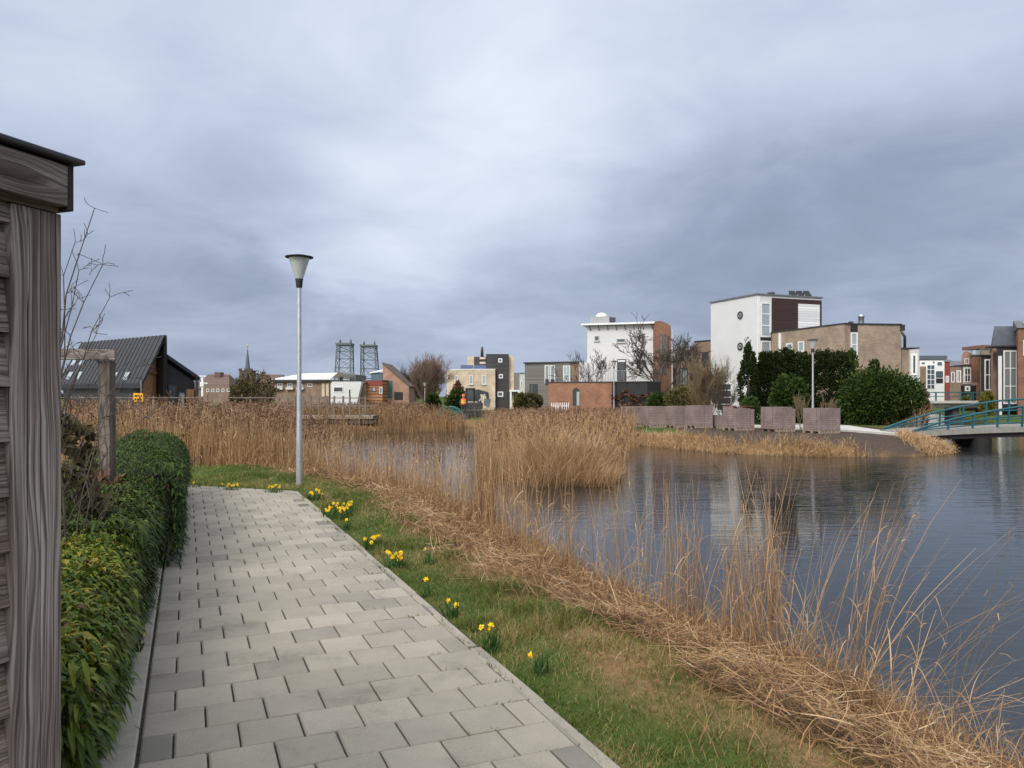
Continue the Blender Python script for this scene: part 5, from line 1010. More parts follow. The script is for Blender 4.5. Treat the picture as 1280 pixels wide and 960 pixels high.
def left_houses():
    # gable house with the steep lean-to roof
    h = house('brick_gable_house', 495, 110, 'pinkish brick house with one steep sloping roof and tall teal door'); A, B = P2(478.4, 110), P2(511, 110); w = Wall(A, B); L_ = (w.B - w.A).length; z0, zt, zr = -.8, gz(454.5, 110), gz(483, 110)
    prof = [(0, z0), (L_, z0), (L_, zr), (0, zt)]; f0 = [w.pt(t, 0, z) for t, z in prof]; f1 = [w.pt(t, -9, z) for t, z in prof]; m = MB(); m.add(f0 + f1, [(0, 1, 2, 3), (7, 6, 5, 4)] + [(i, (i + 1) % 4, 4 + (i + 1) % 4, 4 + i) for i in range(4)]); m.build('wall', MT['brick_pink'], h)
    m = MB(); m.slab([w.pt(-.1, .15, zt + .2), w.pt(L_ + .2, .15, zr + .05), w.pt(L_ + .2, -9.2, zr + .05), w.pt(-.1, -9.2, zt + .2)], .14); m.build('roof', MT['tile_roof'], h)
    window(h, w, (481, 490.5, 476, 498), 'teal_dull', 'glass_blue', 3, 1, .12, name='door'); panel(h, 'garage_opening', w, (493, 503.5, 490, 500), 'black', -.02, .03)
    A2, B2 = P2(464, 112), P2(478.2, 112); w2 = Wall(A2, B2); block(h, 'glass_room', back_pts(A2, B2, 5), gz(466, 112), 'teal_dull'); window(h, w2, (464.5, 477.8, 466.4, 475), 'teal_dull', 'glass_blue', 3, 1, .1)
    m = MB(); zz = gz(466, 112); m.slab([(A2[0] - .2, 111.7, zz + .05), (B2[0], 111.7, zz + .3), (B2[0], 117.5, zz + .9), (A2[0] - .2, 117.5, zz + .4)], .12); m.build('glass_room_roof', MT['whitepaint'], h)
    h = house('orange_board_house', 468, 108, 'small house of orange boards under a deep red fascia'); A, B = P2(457, 108), P2(478, 107.6); w = Wall(A, B); zt = gz(475.7, 108); block(h, 'wall', back_pts(A, B, 4), zt, 'clad_orange', -.8); panel(h, 'fascia', w, (457, 478, 475.8, 481.5), 'clad_red', -.02, .1)
    window(h, w, (465, 470, 483.5, 489.5), 'dark_trim', 'glass_pale', 1, 1, .08); window(h, w, (474.5, 478, 484, 492), 'whitepaint', 'glass_blue', 1, 1, .08); roof_slab(h, 'roof', back_pts(A, B, 4), zt, 'roofgrey', .15, .1)
    h = house('brown_lean_house', 450, 107, 'dull brown low building between the white house and the orange boards'); A, B = P2(444.5, 107.5), P2(456.8, 107.3); w = Wall(A, B); L_ = (w.B - w.A).length; zl, zr = gz(486, 107), gz(478, 107); m = MB(); m.hexa([w.pt(0, 0, -.8), w.pt(L_, 0, -.8), w.pt(L_, -4, -.8), w.pt(0, -4, -.8), w.pt(0, 0, zl), w.pt(L_, 0, zr), w.pt(L_, -4, zr), w.pt(0, -4, zl)]); m.build('wall', MT['brick_brown'], h)
    m = MB(); m.slab([w.pt(-.1, .15, zl + .1), w.pt(L_ + .1, .15, zr + .1), w.pt(L_ + .1, -4.1, zr + .1), w.pt(-.1, -4.1, zl + .1)], .1); m.build('roof', MT['roofgrey'], h)
    # white house with slanting end
    h = house('white_low_house', 430, 106, 'low bright white house with one wide dark window and slanting end'); A, B = P2(413.2, 106), P2(451.5, 106); w = Wall(A, B); L_ = (w.B - w.A).length; zt = gz(477, 106); tl = w.hit(443)[0]
    prof = [(0, -.8), (tl, -.8), (L_, zt - .35), (L_, zt), (.25, zt), (0, zt - .3)]; f0 = [w.pt(t, 0, z) for t, z in prof]; f1 = [w.pt(t, -5, z) for t, z in prof]; k = len(prof); m = MB(); m.add(f0 + f1, [tuple(range(k)), tuple(range(2 * k - 1, k - 1, -1))] + [(i, (i + 1) % k, k + (i + 1) % k, k + i) for i in range(k)]); m.build('wall', MT['white'], h); window(h, w, (417, 429, 483.6, 490), 'whitepaint', 'glass', 1, 1, .07)
    panel(h, 'slit_door', w, (436.3, 438, 487, 498), 'dark_trim', -.02, .03)
    # grey gabled roofs behind it
    h = house('grey_gable_house', 424, 125, 'grey brown gabled house behind the low white house'); A, B = P2(404.5, 125), P2(444.5, 125); w = Wall(A, B); zt, ze = gz(464.5, 125), gz(471, 125); block(h, 'wall', back_pts(A, B, 9), gz(475, 125), 'clad_grey', -.8); t1 = w.hit(421)[0]; L_ = (w.B - w.A).length
    prof = [(0, ze), (L_, gz(475, 125) + .01), (L_, gz(468, 125)), (t1 + 1.2, gz(468, 125)), (t1, zt)]; f0 = [w.pt(t, .01, z) for t, z in prof]; f1 = [w.pt(t, -9, z) for t, z in prof]; k = 5; m = MB(); m.add(f0 + f1, [tuple(range(k)), tuple(range(9, 4, -1))] + [(i, (i + 1) % k, k + (i + 1) % k, k + i) for i in range(k)]); m.build('gable', MT['clad_grey'], h)
    for r in ((424.5, 428.8, 471, 476.5), (437.5, 442.5, 471, 476.5)): window(h, w, r, 'dark_trim', 'glass', 1, 1, .1, o=.02)
    # long brown building with the white roof
    h = house('long_white_roof_building', 375, 118, 'long brown brick building under a bright white shallow roof'); A, B = P2(343, 119), P2(411.5, 117); w = Wall(A, B); zt = gz(475, 118); block(h, 'wall', back_pts(A, B, 9), zt, 'brick_brown', -.8); L_ = (w.B - w.A).length
    m = MB(); m.slab([w.pt(-.3, .5, zt + .15), w.pt(L_ + .4, .5, zt + .15), w.pt(L_ - 1.0, -5, zt + 1.25), w.pt(2.2, -5, zt + 1.15)], .12); m.build('roof', MT['whitepaint'], h); panel(h, 'dark_eave', w, (341, 411, 474.6, 477), 'dark_trim', -.02, .55)
    for k in range(3): panel(h, 'balcony', w, (346 + k * 13, 355 + k * 13, 484, 487), 'concrete', .0, .5)
    for k in range(4): window(h, w, (347 + k * 12.5, 353 + k * 12.5, 479, 483.5), 'trim', 'glass', 2, 1, .08)
    panel(h, 'beige_end', w, (402.4, 406, 479, 496), 'brick_beige', -.02, .08); panel(h, 'beige_end', w, (408, 411.2, 479, 496), 'brick_beige', -.02, .08)
    # brown hipped house and the church
    h = house('hipped_roof_house', 266, 150, 'brown house with hipped tiled roof and a row of low brick dwellings before it'); A, B = P2(244, 150), P2(285, 150); w = Wall(A, B); ze, zr = gz(486, 150), gz(467, 150); block(h, 'wall', back_pts(A, B, 9), ze, 'brick_brown', -1); L_ = (w.B - w.A).length
    e = [w.pt(-.3, .3, ze + .02), w.pt(L_ + .3, .3, ze + .02), w.pt(L_ + .3, -9.3, ze + .02), w.pt(-.3, -9.3, ze + .02), w.pt(.8, -4.5, zr), w.pt(w.hit(276)[0], -4.5, zr)]; m = MB(); m.add(e, [(0, 1, 5, 4), (1, 2, 5), (2, 3, 4, 5), (3, 0, 4), (3, 2, 1, 0)]); rf = m.build('roof', MT['tile_roof'], h)
    m = MB(); t = w.hit(264)[0]; m.prism([tuple(w.pt(t - .6, -3.2, 0)[:2]), tuple(w.pt(t + .6, -3.2, 0)[:2]), tuple(w.pt(t + .6, -5, 0)[:2]), tuple(w.pt(t - .6, -5, 0)[:2])], zr - 1.4, zr + .35); m.build('dormer', MT['tile_roof'], rf)
    A2, B2 = P2(254, 140), P2(297, 140); w2 = Wall(A2, B2); block(h, 'low_wing', back_pts(A2, B2, 6), gz(483, 140), 'brick_brown', -1)
    for k in range(6): window(h, w2, (258 + k * 6.4, 261.4 + k * 6.4, 486, 490), 'trim', 'glass', 1, 1, .1)
    c = house('church', 307, 300, 'distant brick church with square tower and slender slate spire', 'church'); x0, x1 = gx(299, 300), gx(314.6, 300); zt = gz(462.8, 300); mx = (x0 + x1) / 2
    m = MB(); m.box(x0, x1, 300, 304.8, -1, zt); tw = m.build('tower', MT['brick_dark'], c)
    m = MB(); 
    for a, b in ((x0 - .2, x0 + .9), (mx - .5, mx + .5), (x1 - .9, x1 + .2)): m.box(a, b, 299.8, 300.6, zt + .01, zt + .7)
    m.box(x0 - .15, x1 + .15, 299.85, 304.95, zt - .25, zt - .003 + .0); m.build('parapet', MT['brick_dark'], tw)
    m = MB(); 
    for px in (302.5, 308.5): m.box(gx(px, 300), gx(px, 300) + .7, 299.93, 300.1, zt - 4, zt - 1.2)
    m.build('belfry_opening', MT['black'], tw)
    sp = MB(); zs = gz(436, 300); sp.lathe((mx, 302.4, zt), [(1.1, -.2), (1.0, .9), (.12, zs - zt)], 8, False); s = sp.build('spire', MT['slate'], c); m = MB(); m.lathe((mx, 302.4, zs), [(.05, -.1), (.05, 1.0), (.35, 1.15), (.35, 1.5), (.05, 1.65), (.05, 2.2)], 8); m.bar((mx - .5, 302.4, zs + 2.1), (mx + .5, 302.4, zs + 2.1), .15); m.build('weathercock', MT['gold'], s)
    xe = gx(352, 305); ze = gz(479, 305); zr = gz(468, 305); m = MB(); m.box(x1 + .01, xe, 303, 313, -1, ze); m.build('nave', MT['brick_dark'], c); m = MB(); m.add([(x1 + .01, 302.7, ze), (xe, 302.7, ze), (xe, 313.3, ze), (x1 + .01, 313.3, ze), (x1 + .01, 308, zr), (xe, 308, zr)], [(0, 1, 5, 4), (2, 3, 4, 5), (1, 2, 5), (3, 0, 4), (3, 2, 1, 0)]); nr = m.build('nave_roof', MT['tile_roof'], c)
    m = MB(); m.lathe((gx(329.6, 308), 308, zr - .2), [(.45, 0), (.45, 1.0), (.05, 2.6)], 8, False); m.build('ridge_turret', MT['slate'], nr)
left_houses()

# the dark barn-like house with standing seam roof
def barn():
    h = house('dark_barn_house', 200, 45, 'dark barn-like house with steep standing seam roof and golden wood gable'); B = Vector((gx(205.5, 44), 44, gz(419, 44))); A = Vector((gx(103, 49.9), 49.9, gz(428, 49.9))); E = Vector((gx(177, 41), 41, 2.33)); ax = (A - B); ax.z = 0; L_ = ax.length; ax.normalize(); A2 = E + ax * L_; A2.z = 2.36
    m = MB(); th = .26; m.slab([E, B, A, A2], th); rf = m.build('roof', MT['seam'], h)
    m = MB(); nx = int(L_ / .42)
    for k in range(nx + 1):
        f = k / nx; p, q = E.lerp(A2, f), B.lerp(A, f); m.bar(p + Vector((0, 0, .02)), q + Vector((0, 0, .02)), .045, .05)
    m.build('seams', MT['dark_trim'], rf)
    def on(fx, fy, up=.03): p = E.lerp(A2, fx); q = B.lerp(A, fx); return p.lerp(q, fy) + Vector((0, 0, up))
    for fx0, fy0 in ((.36, .06), (.22, .06), (.92, .1), (.80, .1), (.86, .42), (.97, .42)):
        m = MB(); m.slab([on(fx0, fy0, .1), on(fx0 - .05, fy0, .1), on(fx0 - .05, fy0 + .14, .1), on(fx0, fy0 + .14, .1)], .08); m.build('skylight', MT['glass_pale'], rf)
    # walls under it, set back from the verge
    s0 = .9; g = lambda p, k: p + ax * k
    def ring(k, zt): e = E.lerp(B, .14); b = B; return [Vector((g(e, k).x, g(e, k).y, -.2)), Vector((g(b, k).x, g(b, k).y, -.2)), Vector((g(b, k).x, g(b, k).y, B.z - th - .02)), Vector((g(e, k).x, g(e, k).y, E.z + (B.z - E.z) * .14 - th - .02))]
    r0, r1 = ring(s0, 0), ring(L_ - .3, 0); m = MB(); m.add(r0 + r1, [(0, 1, 2, 3), (7, 6, 5, 4)] + [(i, (i + 1) % 4, 4 + (i + 1) % 4, 4 + i) for i in range(4)]); m.build('wall', MT['dark_trim'], h)
    e = E.lerp(B, .2); wg = Wall(tuple(g(e, s0)[:2]), tuple(g(B, s0)[:2])); LG = (wg.B - wg.A).length
    wl = Wall((g(e, s0)[0], g(e, s0)[1]), (g(B, s0)[0], g(B, s0)[1]))
    z_at = lambda f: E.z + (B.z - E.z) * (.2 + .8 * f) - th - .1; m = MB(); o = .06; pts = [(.22, -.1), (.95, -.1), (.95, z_at(.95)), (.22, z_at(.22))]; f0 = [wl.pt(LG * f, o, z) for f, z in pts]; f1 = [wl.pt(LG * f, -.05, z) for f, z in pts]; m.add(f0 + f1, [(0, 1, 2, 3), (7, 6, 5, 4)] + [(i, (i + 1) % 4, 4 + (i + 1) % 4, 4 + i) for i in range(4)]); m.build('wood_gable', MT['barn_wood'], h)
    m = MB(); wl.box(m, LG * .45, LG * .97, .06, .14, 2.9, 3.05); m.build('gable_beam', MT['barn_wood'], h)
    m = MB(); m.hexa([B + Vector((-.05, -.02, -B.z - .1)), B + Vector((.16, -.02, -B.z - .1)), g(B, 2) + Vector((.16, 0, -B.z - .1)), g(B, 2) + Vector((-.05, 0, -B.z - .1)), B + Vector((-.05, -.02, .0)), B + Vector((.16, -.02, .0)), g(B, 2) + Vector((.16, 0, 0)), g(B, 2) + Vector((-.05, 0, 0))]); m.build('fin_wall', MT['dark_trim'], h)
    m = MB(); b2 = g(B, 2.003); m.hexa([b2 + Vector((-.05, 0, -B.z)), b2 + Vector((.1, 0, -B.z)), g(B, L_) + Vector((.1, 0, -B.z)), g(B, L_) + Vector((-.05, 0, -B.z)), b2 + Vector((-.05, 0, -.05)), b2 + Vector((.1, 0, -.05)), g(B, L_) + Vector((.1, 0, -.05)), g(B, L_) + Vector((-.05, 0, -.05))]); m.build('ridge_wall', MT['dark_trim'], h)
    # lower roof on the other side
    T = Vector((B.x + .18, B.y, gz(443, 44))); C = Vector((gx(250, 45.2), 45.2, gz(471, 45.2))); m = MB(); m.slab([T, C, C + ax * 9, T + ax * 9], .22); m.build('lower_roof', MT['seam'], h)
    wa, wb = T + ax * .45, C + ax * .3; wb.x -= .1; wb.y -= .1; f = [(wa.x, wa.y, -.2), (wb.x, wb.y, -.2), (wb.x, wb.y, C.z - .30), (wa.x, wa.y, T.z - .30)]; f2 = [tuple(Vector(p) + ax * 7) for p in f]; m = MB(); m.add(f + f2, [(0, 1, 2, 3), (7, 6, 5, 4)] + [(i, (i + 1) % 4, 4 + (i + 1) % 4, 4 + i) for i in range(4)]); m.build('lower_wall', MT['black'], h)
    w = Wall((wa.x, wa.y), (wb.x, wb.y)); LW = (w.B - w.A).length; window(h, w, (.25, LW * .42, .1, 2.3), 'dark_trim', 'glass', 2, 1, .07, px=False); panel(h, 'wood_panel', w, (LW * .72, LW * .97, .1, 2.05), 'barn_wood', -.02, .05, px=False); window(h, w, (LW * .46, LW * .7, .1, 1.9), 'dark_trim', 'glass_pale', 1, 1, .07, px=False)
    for k, (px, zz) in enumerate(((219.5, 3.2), (246, 2.5))): m = MB(); p = at(px, 480, 44.9); m.box(p.x - .07, p.x + .07, p.y - .07, p.y + .07, -.2, zz - .02 if k == 0 else 2.6); m.build('post', MT['galv'] if k == 0 else MT['dark_trim'], h)
MT['seam'] = plain('anthracite seam metal', (.024, .026, .031), .5, .12, 2, metal=.1)
barn()

# canal houses on the far side of the bridge
def canal_house(name, label, pxa, pxb, D, ytop, mat, depth=9, roof='flat', rmat='roofgrey', wins=(), yroof=None, skew=.6):
    h = house(name, (pxa + pxb) / 2, D, label, 'house', 'canal side town houses'); A, B = P2(pxa, D), P2(pxb, D); w = Wall(A, B); Z = gz(ytop, D); dx = depth * skew; fp = [A, B, (B[0] + dx, D + depth), (A[0] + dx, D + depth)]; block(h, 'wall', fp, Z, mat, -.8)
    if roof == 'flat': roof_slab(h, 'roof', fp, Z, rmat, .06, .12)
    elif roof == 'mansard':
        zt = gz(yroof, D); a, b = A[0], B[0]; i = (b - a) * .22; m = MB(); m.hexa([(a - .1, D - .1, Z + .003), (b + .1, D - .1, Z + .003), (b + dx + .1, D + depth, Z + .003), (a + dx - .1, D + depth, Z + .003), (a + i, D + .6, zt), (b - .05, D + .6, zt), (b + dx - .35, D + depth - .5, zt), (a + dx + i - .3, D + depth - .5, zt)]); m.build('roof', MT[rmat], h)
    elif roof == 'slant':
        zt = gz(yroof, D); a, b = A[0], B[0]; m = MB(); m.add([(a - .15, D - .15, Z + .003), (b + .15, D - .15, Z + .003), (b + dx + .15, D + depth, Z + .003), (a + dx - .15, D + depth, Z + .003), (a + dx * .55 - .15, D + depth * .55, zt), (b + dx * .55 + .15, D + depth * .55, zt)], [(0, 1, 5, 4), (2, 3, 4, 5), (1, 2, 5), (3, 0, 4), (3, 2, 1, 0)]); m.build('roof', MT[rmat], h)
    elif roof == 'round':
        n = 8; a, b = A[0], B[0]; zt = gz(yroof, D); m = MB(); pr = [((a + b) / 2 + (b - a) / 2 * math.cos(math.pi * i / n), Z + .003 + (zt - Z) * math.sin(math.pi * i / n)) for i in range(n + 1)]; k = len(pr); m.add([(x, D + .01, z) for x, z in pr] + [(x + dx, D + depth, z) for x, z in pr], [tuple(range(k)), tuple(range(2 * k - 1, k - 1, -1))] + [(i, (i + 1) % k, k + (i + 1) % k, k + i) for i in range(k)]); m.build('roof', MT[rmat], h)
    for (r, fm, pm, nx, ny, fw) in wins: window(h, w, r, fm, pm, nx, ny, fw)
    return h, w
def bay(h, pxa, pxb, D, ytop, ybot, mat, win, fm='whitepaint', pm='glass', nx=2, ny=3, side='trim'):
    A, B = P2(pxa, D), P2(pxb, D); w = Wall(A, B); m = MB(); m.prism([A, B, (B[0] + 1.0, D + 1.65), (A[0] + 1.0, D + 1.65)], gz(ybot, D), gz(ytop, D)); b = m.build('bay', MT[mat], h); m = MB(); z = gz(ytop, D); m.box(A[0] - .12, B[0] + .12, D - .12, D + 1.6, z + .003, z + .14); m.build('bay_roof', MT['dark_trim'], b); window(h, w, win, fm, pm, nx, ny, .12)
def canal_row():
    h, w = canal_house('canal_house', 'nearest canal house of orange brick with a steep grey slanting roof', 1272.5, 1310, 66, 410, 'brick_red', roof='slant', yroof=394, wins=(((1279, 1290, 425, 445), 'whitepaint', 'glass', 1, 2, .12),)); m = MB(); 
    m.slab([(gx(1280, 66), 65.9, gz(410, 66) + .12), (gx(1300, 66), 65.9, gz(410, 66) + .12), (gx(1300, 66) + 1.9, 69, gz(399, 66) + .1), (gx(1280, 66) + 1.9, 69, gz(399, 66) + .1)], .08); m.build('white_roof_panel', MT['glass_pale'], h)
    h, w = canal_house('canal_house', 'canal house with dark mansard roof and big white framed bay window', 1241, 1272.3, 70, 434, 'brick_pink', roof='mansard', rmat='slate', yroof=407); bay(h, 1246.5, 1272, 68, 434, 512, 'dark_trim', (1254, 1271.5, 438, 505), 'whitepaint', 'curtain', 2, 3)
    m = MB(); p = P2(1249.7, 67.9); m.box(p[0] - .13, p[0] + .13, 67.8, 67.93, -.5, gz(445, 68)); m.build('white_pipe', MT['whitepaint'], h); m = MB(); x = gx(1258, 72); m.box(x - .9, x + 1.0, 72, 72.2, gz(407, 70) + .01, gz(405.5, 70) + .0); m.build('ridge_rail', MT['grey_metal'], h)
    h, w = canal_house('canal_house', 'tan canal house with a black framed bay between two brick neighbours', 1226, 1247.8, 80, 437, 'brick_tan', wins=()); bay(h, 1226.5, 1244.5, 78.3, 445, 505, 'dark_trim', (1230.5, 1242.5, 449, 488), 'whitepaint', 'glass', 2, 2)
    block(h, 'roof_room', back_pts(P2(1230, 82), P2(1240.5, 82), 4), gz(431, 82), 'brick_red', gz(437, 82) + .15); panel(h, 'white_vent', Wall(P2(1230, 82), P2(1240.5, 82)), (1233.5, 1240, 438.2, 442), 'whitepaint', .0, .1)
    h, w = canal_house('canal_house', 'orange brick canal house with sloping grey roof light', 1214.5, 1226, 88, 444, 'brick_red', roof='slant', rmat='roofgrey', yroof=434.5, wins=()); m = MB(); m.slab([(gx(1216, 88), 88.1, gz(443.5, 88) + .1), (gx(1225, 88), 88.1, gz(443.5, 88) + .1), (gx(1225, 88) + 2, 91.4, gz(437, 88) + .1), (gx(1216, 88) + 2, 91.4, gz(437, 88) + .1)], .08); m.build('roof_light', MT['glass_pale'], h)
    m = MB(); x = gx(1223.5, 91); m.box(x - .12, x + .12, 91, 91.3, gz(437, 90), gz(431, 90)); m.build('chimney', MT['dark_trim'], h)
    h, w = canal_house('canal_house', 'peach canal house with rounded gable top and pale bay window', 1202, 1214.3, 92, 447, 'brick_pink', roof='round', rmat='brick_pink', yroof=438.5, wins=()); bay(h, 1203.5, 1214.2, 90.5, 457.5, 480, 'concrete', (1205, 1213.5, 459.5, 478), 'whitepaint', 'glass', 2, 2); window(h, w, (1205.5, 1211, 448, 455), 'trim', 'glass', 2, 1, .1)
    h, w = canal_house('canal_house', 'brown canal house with broad grey roof and narrow windows', 1187.5, 1202, 106, 457.5, 'brick_brown', roof='slant', rmat='roofgrey', yroof=449, wins=(((1195.5, 1201, 463, 478), 'whitepaint', 'glass', 2, 1, .12), ((1189, 1193, 465, 478), 'whitepaint', 'glass', 1, 1, .1)))
    h, w = canal_house('canal_house', 'small red gabled house at the far end of the canal', 1180.5, 1187.3, 128, 452, 'clad_red', roof='slant', rmat='roofgrey', yroof=448, wins=(((1182, 1186, 470, 478), 'whitepaint', 'glass', 2, 1, .12),))
    h, w = canal_house('canal_house', 'far white and purple brick house with tall white framed glazing facing along the canal', 1149.5, 1181, 140, 450.5, 'whitepaint', rmat='roofgrey', wins=(((1158, 1169, 455.5, 487), 'whitepaint', 'glass_blue', 2, 5, .16), ((1170, 1178.5, 464, 472), 'dark_trim', 'glass_blue', 3, 1, .12), ((1171, 1178, 452, 457.5), 'trim', 'glass_blue', 1, 1, .1)))
    panel(h, 'purple_brick', w, (1150, 1157.3, 458, 500), 'brick_brown', -.02, .06); panel(h, 'dark_opening', w, (1170, 1178.5, 473, 479), 'black', -.02, .06); m = MB(); A, B = P2(1149, 140), P2(1184, 140); m.prism(back_pts(A, B, 8), gz(450.3, 140) + .13, gz(444.5, 140)); m.build('roof_box', MT['slate'], h)
    for r in ((1152, 1156, 453, 455), (1166, 1168, 452, 454)): panel(h, 'small_window', w, r, 'glass_blue', .0, .05)
    h, w = canal_house('garage', 'black boarded garage with one small white window on the canal', 1201, 1220, 84, 482, 'black', depth=1.4, wins=(((1206, 1212.5, 482.6, 489), 'whitepaint', 'glass', 1, 1, .16),)); h['category'] = 'garage'; m = MB(); m.box(gx(1220.5, 84), gx(1226.5, 84), 83.9, 85, -.8, gz(478, 84)); m.build('brick_end', MT['brick_red'], h)
canal_row()
# ------------------------------------------------------------------ bridges
MT['pier'] = plain('near black pier concrete', (.012, .011, .010), .7, .4, 3)  # near black, shared by the piers and the girder
MT['deck_grey'] = plain('grey deck concrete', (.23, .225, .205), .85, .2, 4)
def teal_bridge():
    r = thing('teal_footbridge', (20, 32.5, 0), 'long teal railed footbridge on dark piers crossing the pond', 'footbridge'); x0, x1 = gx(1100, 34.5), 34.6; yf, yb = 31.9, 34.5
    n = 26
    def z_deck(x): f = (x - x0) / (x1 - x0); return .13 + .30 * math.sin(math.pi * min(max(f, 0), 1)) ** .7
    top = []; m = MB()
    for i in range(n):
        xa, xb = x0 + (x1 - x0) * i / n, x0 + (x1 - x0) * (i + 1) / n; za, zb = z_deck(xa), z_deck(xb); m.hexa([(xa, yf, za - .22), (xb, yf, zb - .22), (xb, yb, zb - .22), (xa, yb, za - .22), (xa, yf, za), (xb, yf, zb), (xb, yb, zb), (xa, yb, za)])
    m.build('deck', MT['deck_grey'], r); m = MB()
    for i in range(n):
        xa, xb = x0 + .8 + (x1 - x0 - 1.6) * i / n, x0 + .8 + (x1 - x0 - 1.6) * (i + 1) / n; za, zb = z_deck(xa) - .223, z_deck(xb) - .223; m.hexa([(xa, yf + .12, za - .2), (xb, yf + .12, zb - .2), (xb, yb - .12, zb - .2), (xa, yb - .12, za - .2), (xa, yf + .12, za), (xb, yf + .12, zb), (xb, yb - .12, zb), (xa, yb - .12, za)])
    m.build('girder', MT['pier'], r)
    for x in (gx(1226, 32.2), 29.6):
        for y in (yf + .3, yb - .35):
            m = MB(); m.lathe((x if y < 33 else x + .35, y, -1.6), [(.40, 0), (.40, 1.6 + z_deck(x) - .424)], 16); m.build('pier', MT['pier'], r)
    for y, hm, nm in ((yf + .06, .92, 'near'), (yb - .06, 1.08, 'far')):
        def prof(x, k): f = min(1, max(0, (x - x0 - .05) / 6.4)); g = min(1, max(0, (x1 - x - .05) / 6.4)); q = min(f, g); return z_deck(x) + .02 + hm * k * (1 - (1 - q) ** 1.75)
        xs = [x0 + .1 + (x1 - x0 - .2) * i / 40 for i in range(41)]; m = MB()
        for k, w in ((1.0, .085), (.55, .055), (.2, .05)):
            m.tube([(x, y, prof(x, k)) for x in xs], w / 2 * 1.1, 6)
        rl = m.build('railing', MT['teal'], r); x = x0 + 1.6; 
        while x < x1 - 1: m = MB(); m.bar((x, y, z_deck(x) - .1), (x + .05, y, prof(x, 1.0)), .075, .06); m.build('railing_post', MT['teal'], rl); x += 1.03
teal_bridge()
def small_bridges():
    r = thing('small_teal_bridge', (gx(563, 56), 56, 0), 'small arched teal bridge beside the excavator beyond the reeds', 'footbridge'); xa, xb = gx(540, 56), gx(585, 56); m = MB(); m.box(xa, xb, 55.2, 57, -.02, .28); m.build('deck', MT['dark_concrete'], r)
    for y in (55.25, 56.9):
        m = MB(); pts = [(xa + .4 + (xb - xa - .7) * i / 14, y, .25 + .62 * math.sin(math.pi * i / 14) ** .8) for i in range(15)]; m.tube(pts, .05, 6); m.tube([(p[0], p[1], .25 + (p[2] - .25) * .5) for p in pts], .035, 6); rl = m.build('railing', MT['teal_bright'], r); m = MB()
        for i in range(2, 13, 2): m.bar((pts[i][0], y, .1), pts[i], .05)
        m.build('railing_posts', MT['teal_bright'], rl)
    r = thing('canal_bridge', (gx(1200, 76), 76, 0), 'low dark footbridge far up the canal with teal rails', 'footbridge'); xa, xb = gx(1160, 76), gx(1262, 76); z = gz(502.5, 76); m = MB(); m.box(xa, xb, 75, 77.5, z - .12, z + .12); m.build('deck', MT['concrete'], r); m = MB(); m.box(xa, xb, 75.1, 77.4, z - .55, z - .123); m.build('girder', MT['dark_concrete'], r)
    for y in (75.05, 77.4):
        m = MB(); m.bar((xa, y, z + .95), (xb, y, z + .95), .09); m.bar((xa, y, z + .55), (xb, y, z + .55), .06); x = xa + .3
        while x < xb: m.bar((x, y, z + .1), (x, y, z + .95), .06); x += 1.2
        m.build('railing', MT['teal_dull'], r)
    for x in (xa + 2.5, xb - 2.5): m = MB(); m.box(x - .3, x + .3, 75.5, 77, -1.4, z - .553); m.build('pier', MT['dark_concrete'], r)
    r = thing('wooden_footbridge', (gx(420, 46), 46, 0), 'grey wooden boardwalk with open railing above the far reeds', 'footbridge'); xa, xb = gx(352, 46), gx(470, 46); z = gz(520, 46); m = MB(); m.box(xa, xb, 45, 47, z - .14, z + .04); m.build('deck', MT['boards'], r); m = MB(); m.box(xa, xb, 45.15, 46.8, z - .42, z - .143); m.build('girder', MT['dark_concrete'], r)
    for y in (45.04, 46.9):
        m = MB()
        for k in (1.08, .62): m.bar((xa, y, z + k), (xb, y, z + k), .07, .05)
        rl = m.build('railing', MT['post_grey'], r); x = xa + .1
        while x < xb: m = MB(); m.bar((x, y, -.6), (x, y, z + 1.2), .10); m.build('railing_post', MT['post_grey'], rl); x += .95
    # field fence beyond the reed belt
    r = thing('wire_fence', (gx(250, 36), 36, 0), 'low grey rail fence along the lane behind the reed belt', 'fence'); xa, xb = gx(70, 38), gx(352, 38); m = MB(); z = gz(497, 38)
    m.bar((xa, 38, z), (xb, 38, z), .07, .05); m.bar((xa, 38, z - .5), (xb, 38, z - .5), .05); m.build('rail', MT['post_grey'], r); x = xa
    while x < xb: m = MB(); m.bar((x, 38.06, -.2), (x, 38.06, z + .06), .09); m.build('post', MT['post_grey'], r); x += 2.4
    r = thing('picket_fence', (gx(705, 58), 58, 0), 'short white picket fence before the orange brick wall', 'fence'); m = MB(); xa, xb = gx(689, 58), gx(712, 58); x = xa; 
    m.bar((xa, 58.05, .3), (xb, 58.05, .3), .05); m.bar((xa, 58.05, .9), (xb, 58.05, .9), .05); m.build('rail', MT['trim'], r)
    m = MB()
    while x < xb: m.box(x, x + .07, 57.98, 58.02, 0, 1.15); x += .16
    m.build('pickets', MT['trim'], r)
MT['teal_bright'] = plain('bright teal paint', (.012, .12, .125), .4, .1, 5); MT['boards'] = striped('deck boards', (.30, .24, .18), (.08, .06, .05), .14, 'x', .85); MT['post_grey'] = plain('weathered grey posts', (.16, .135, .115), .85, .25, 8)
small_bridges()

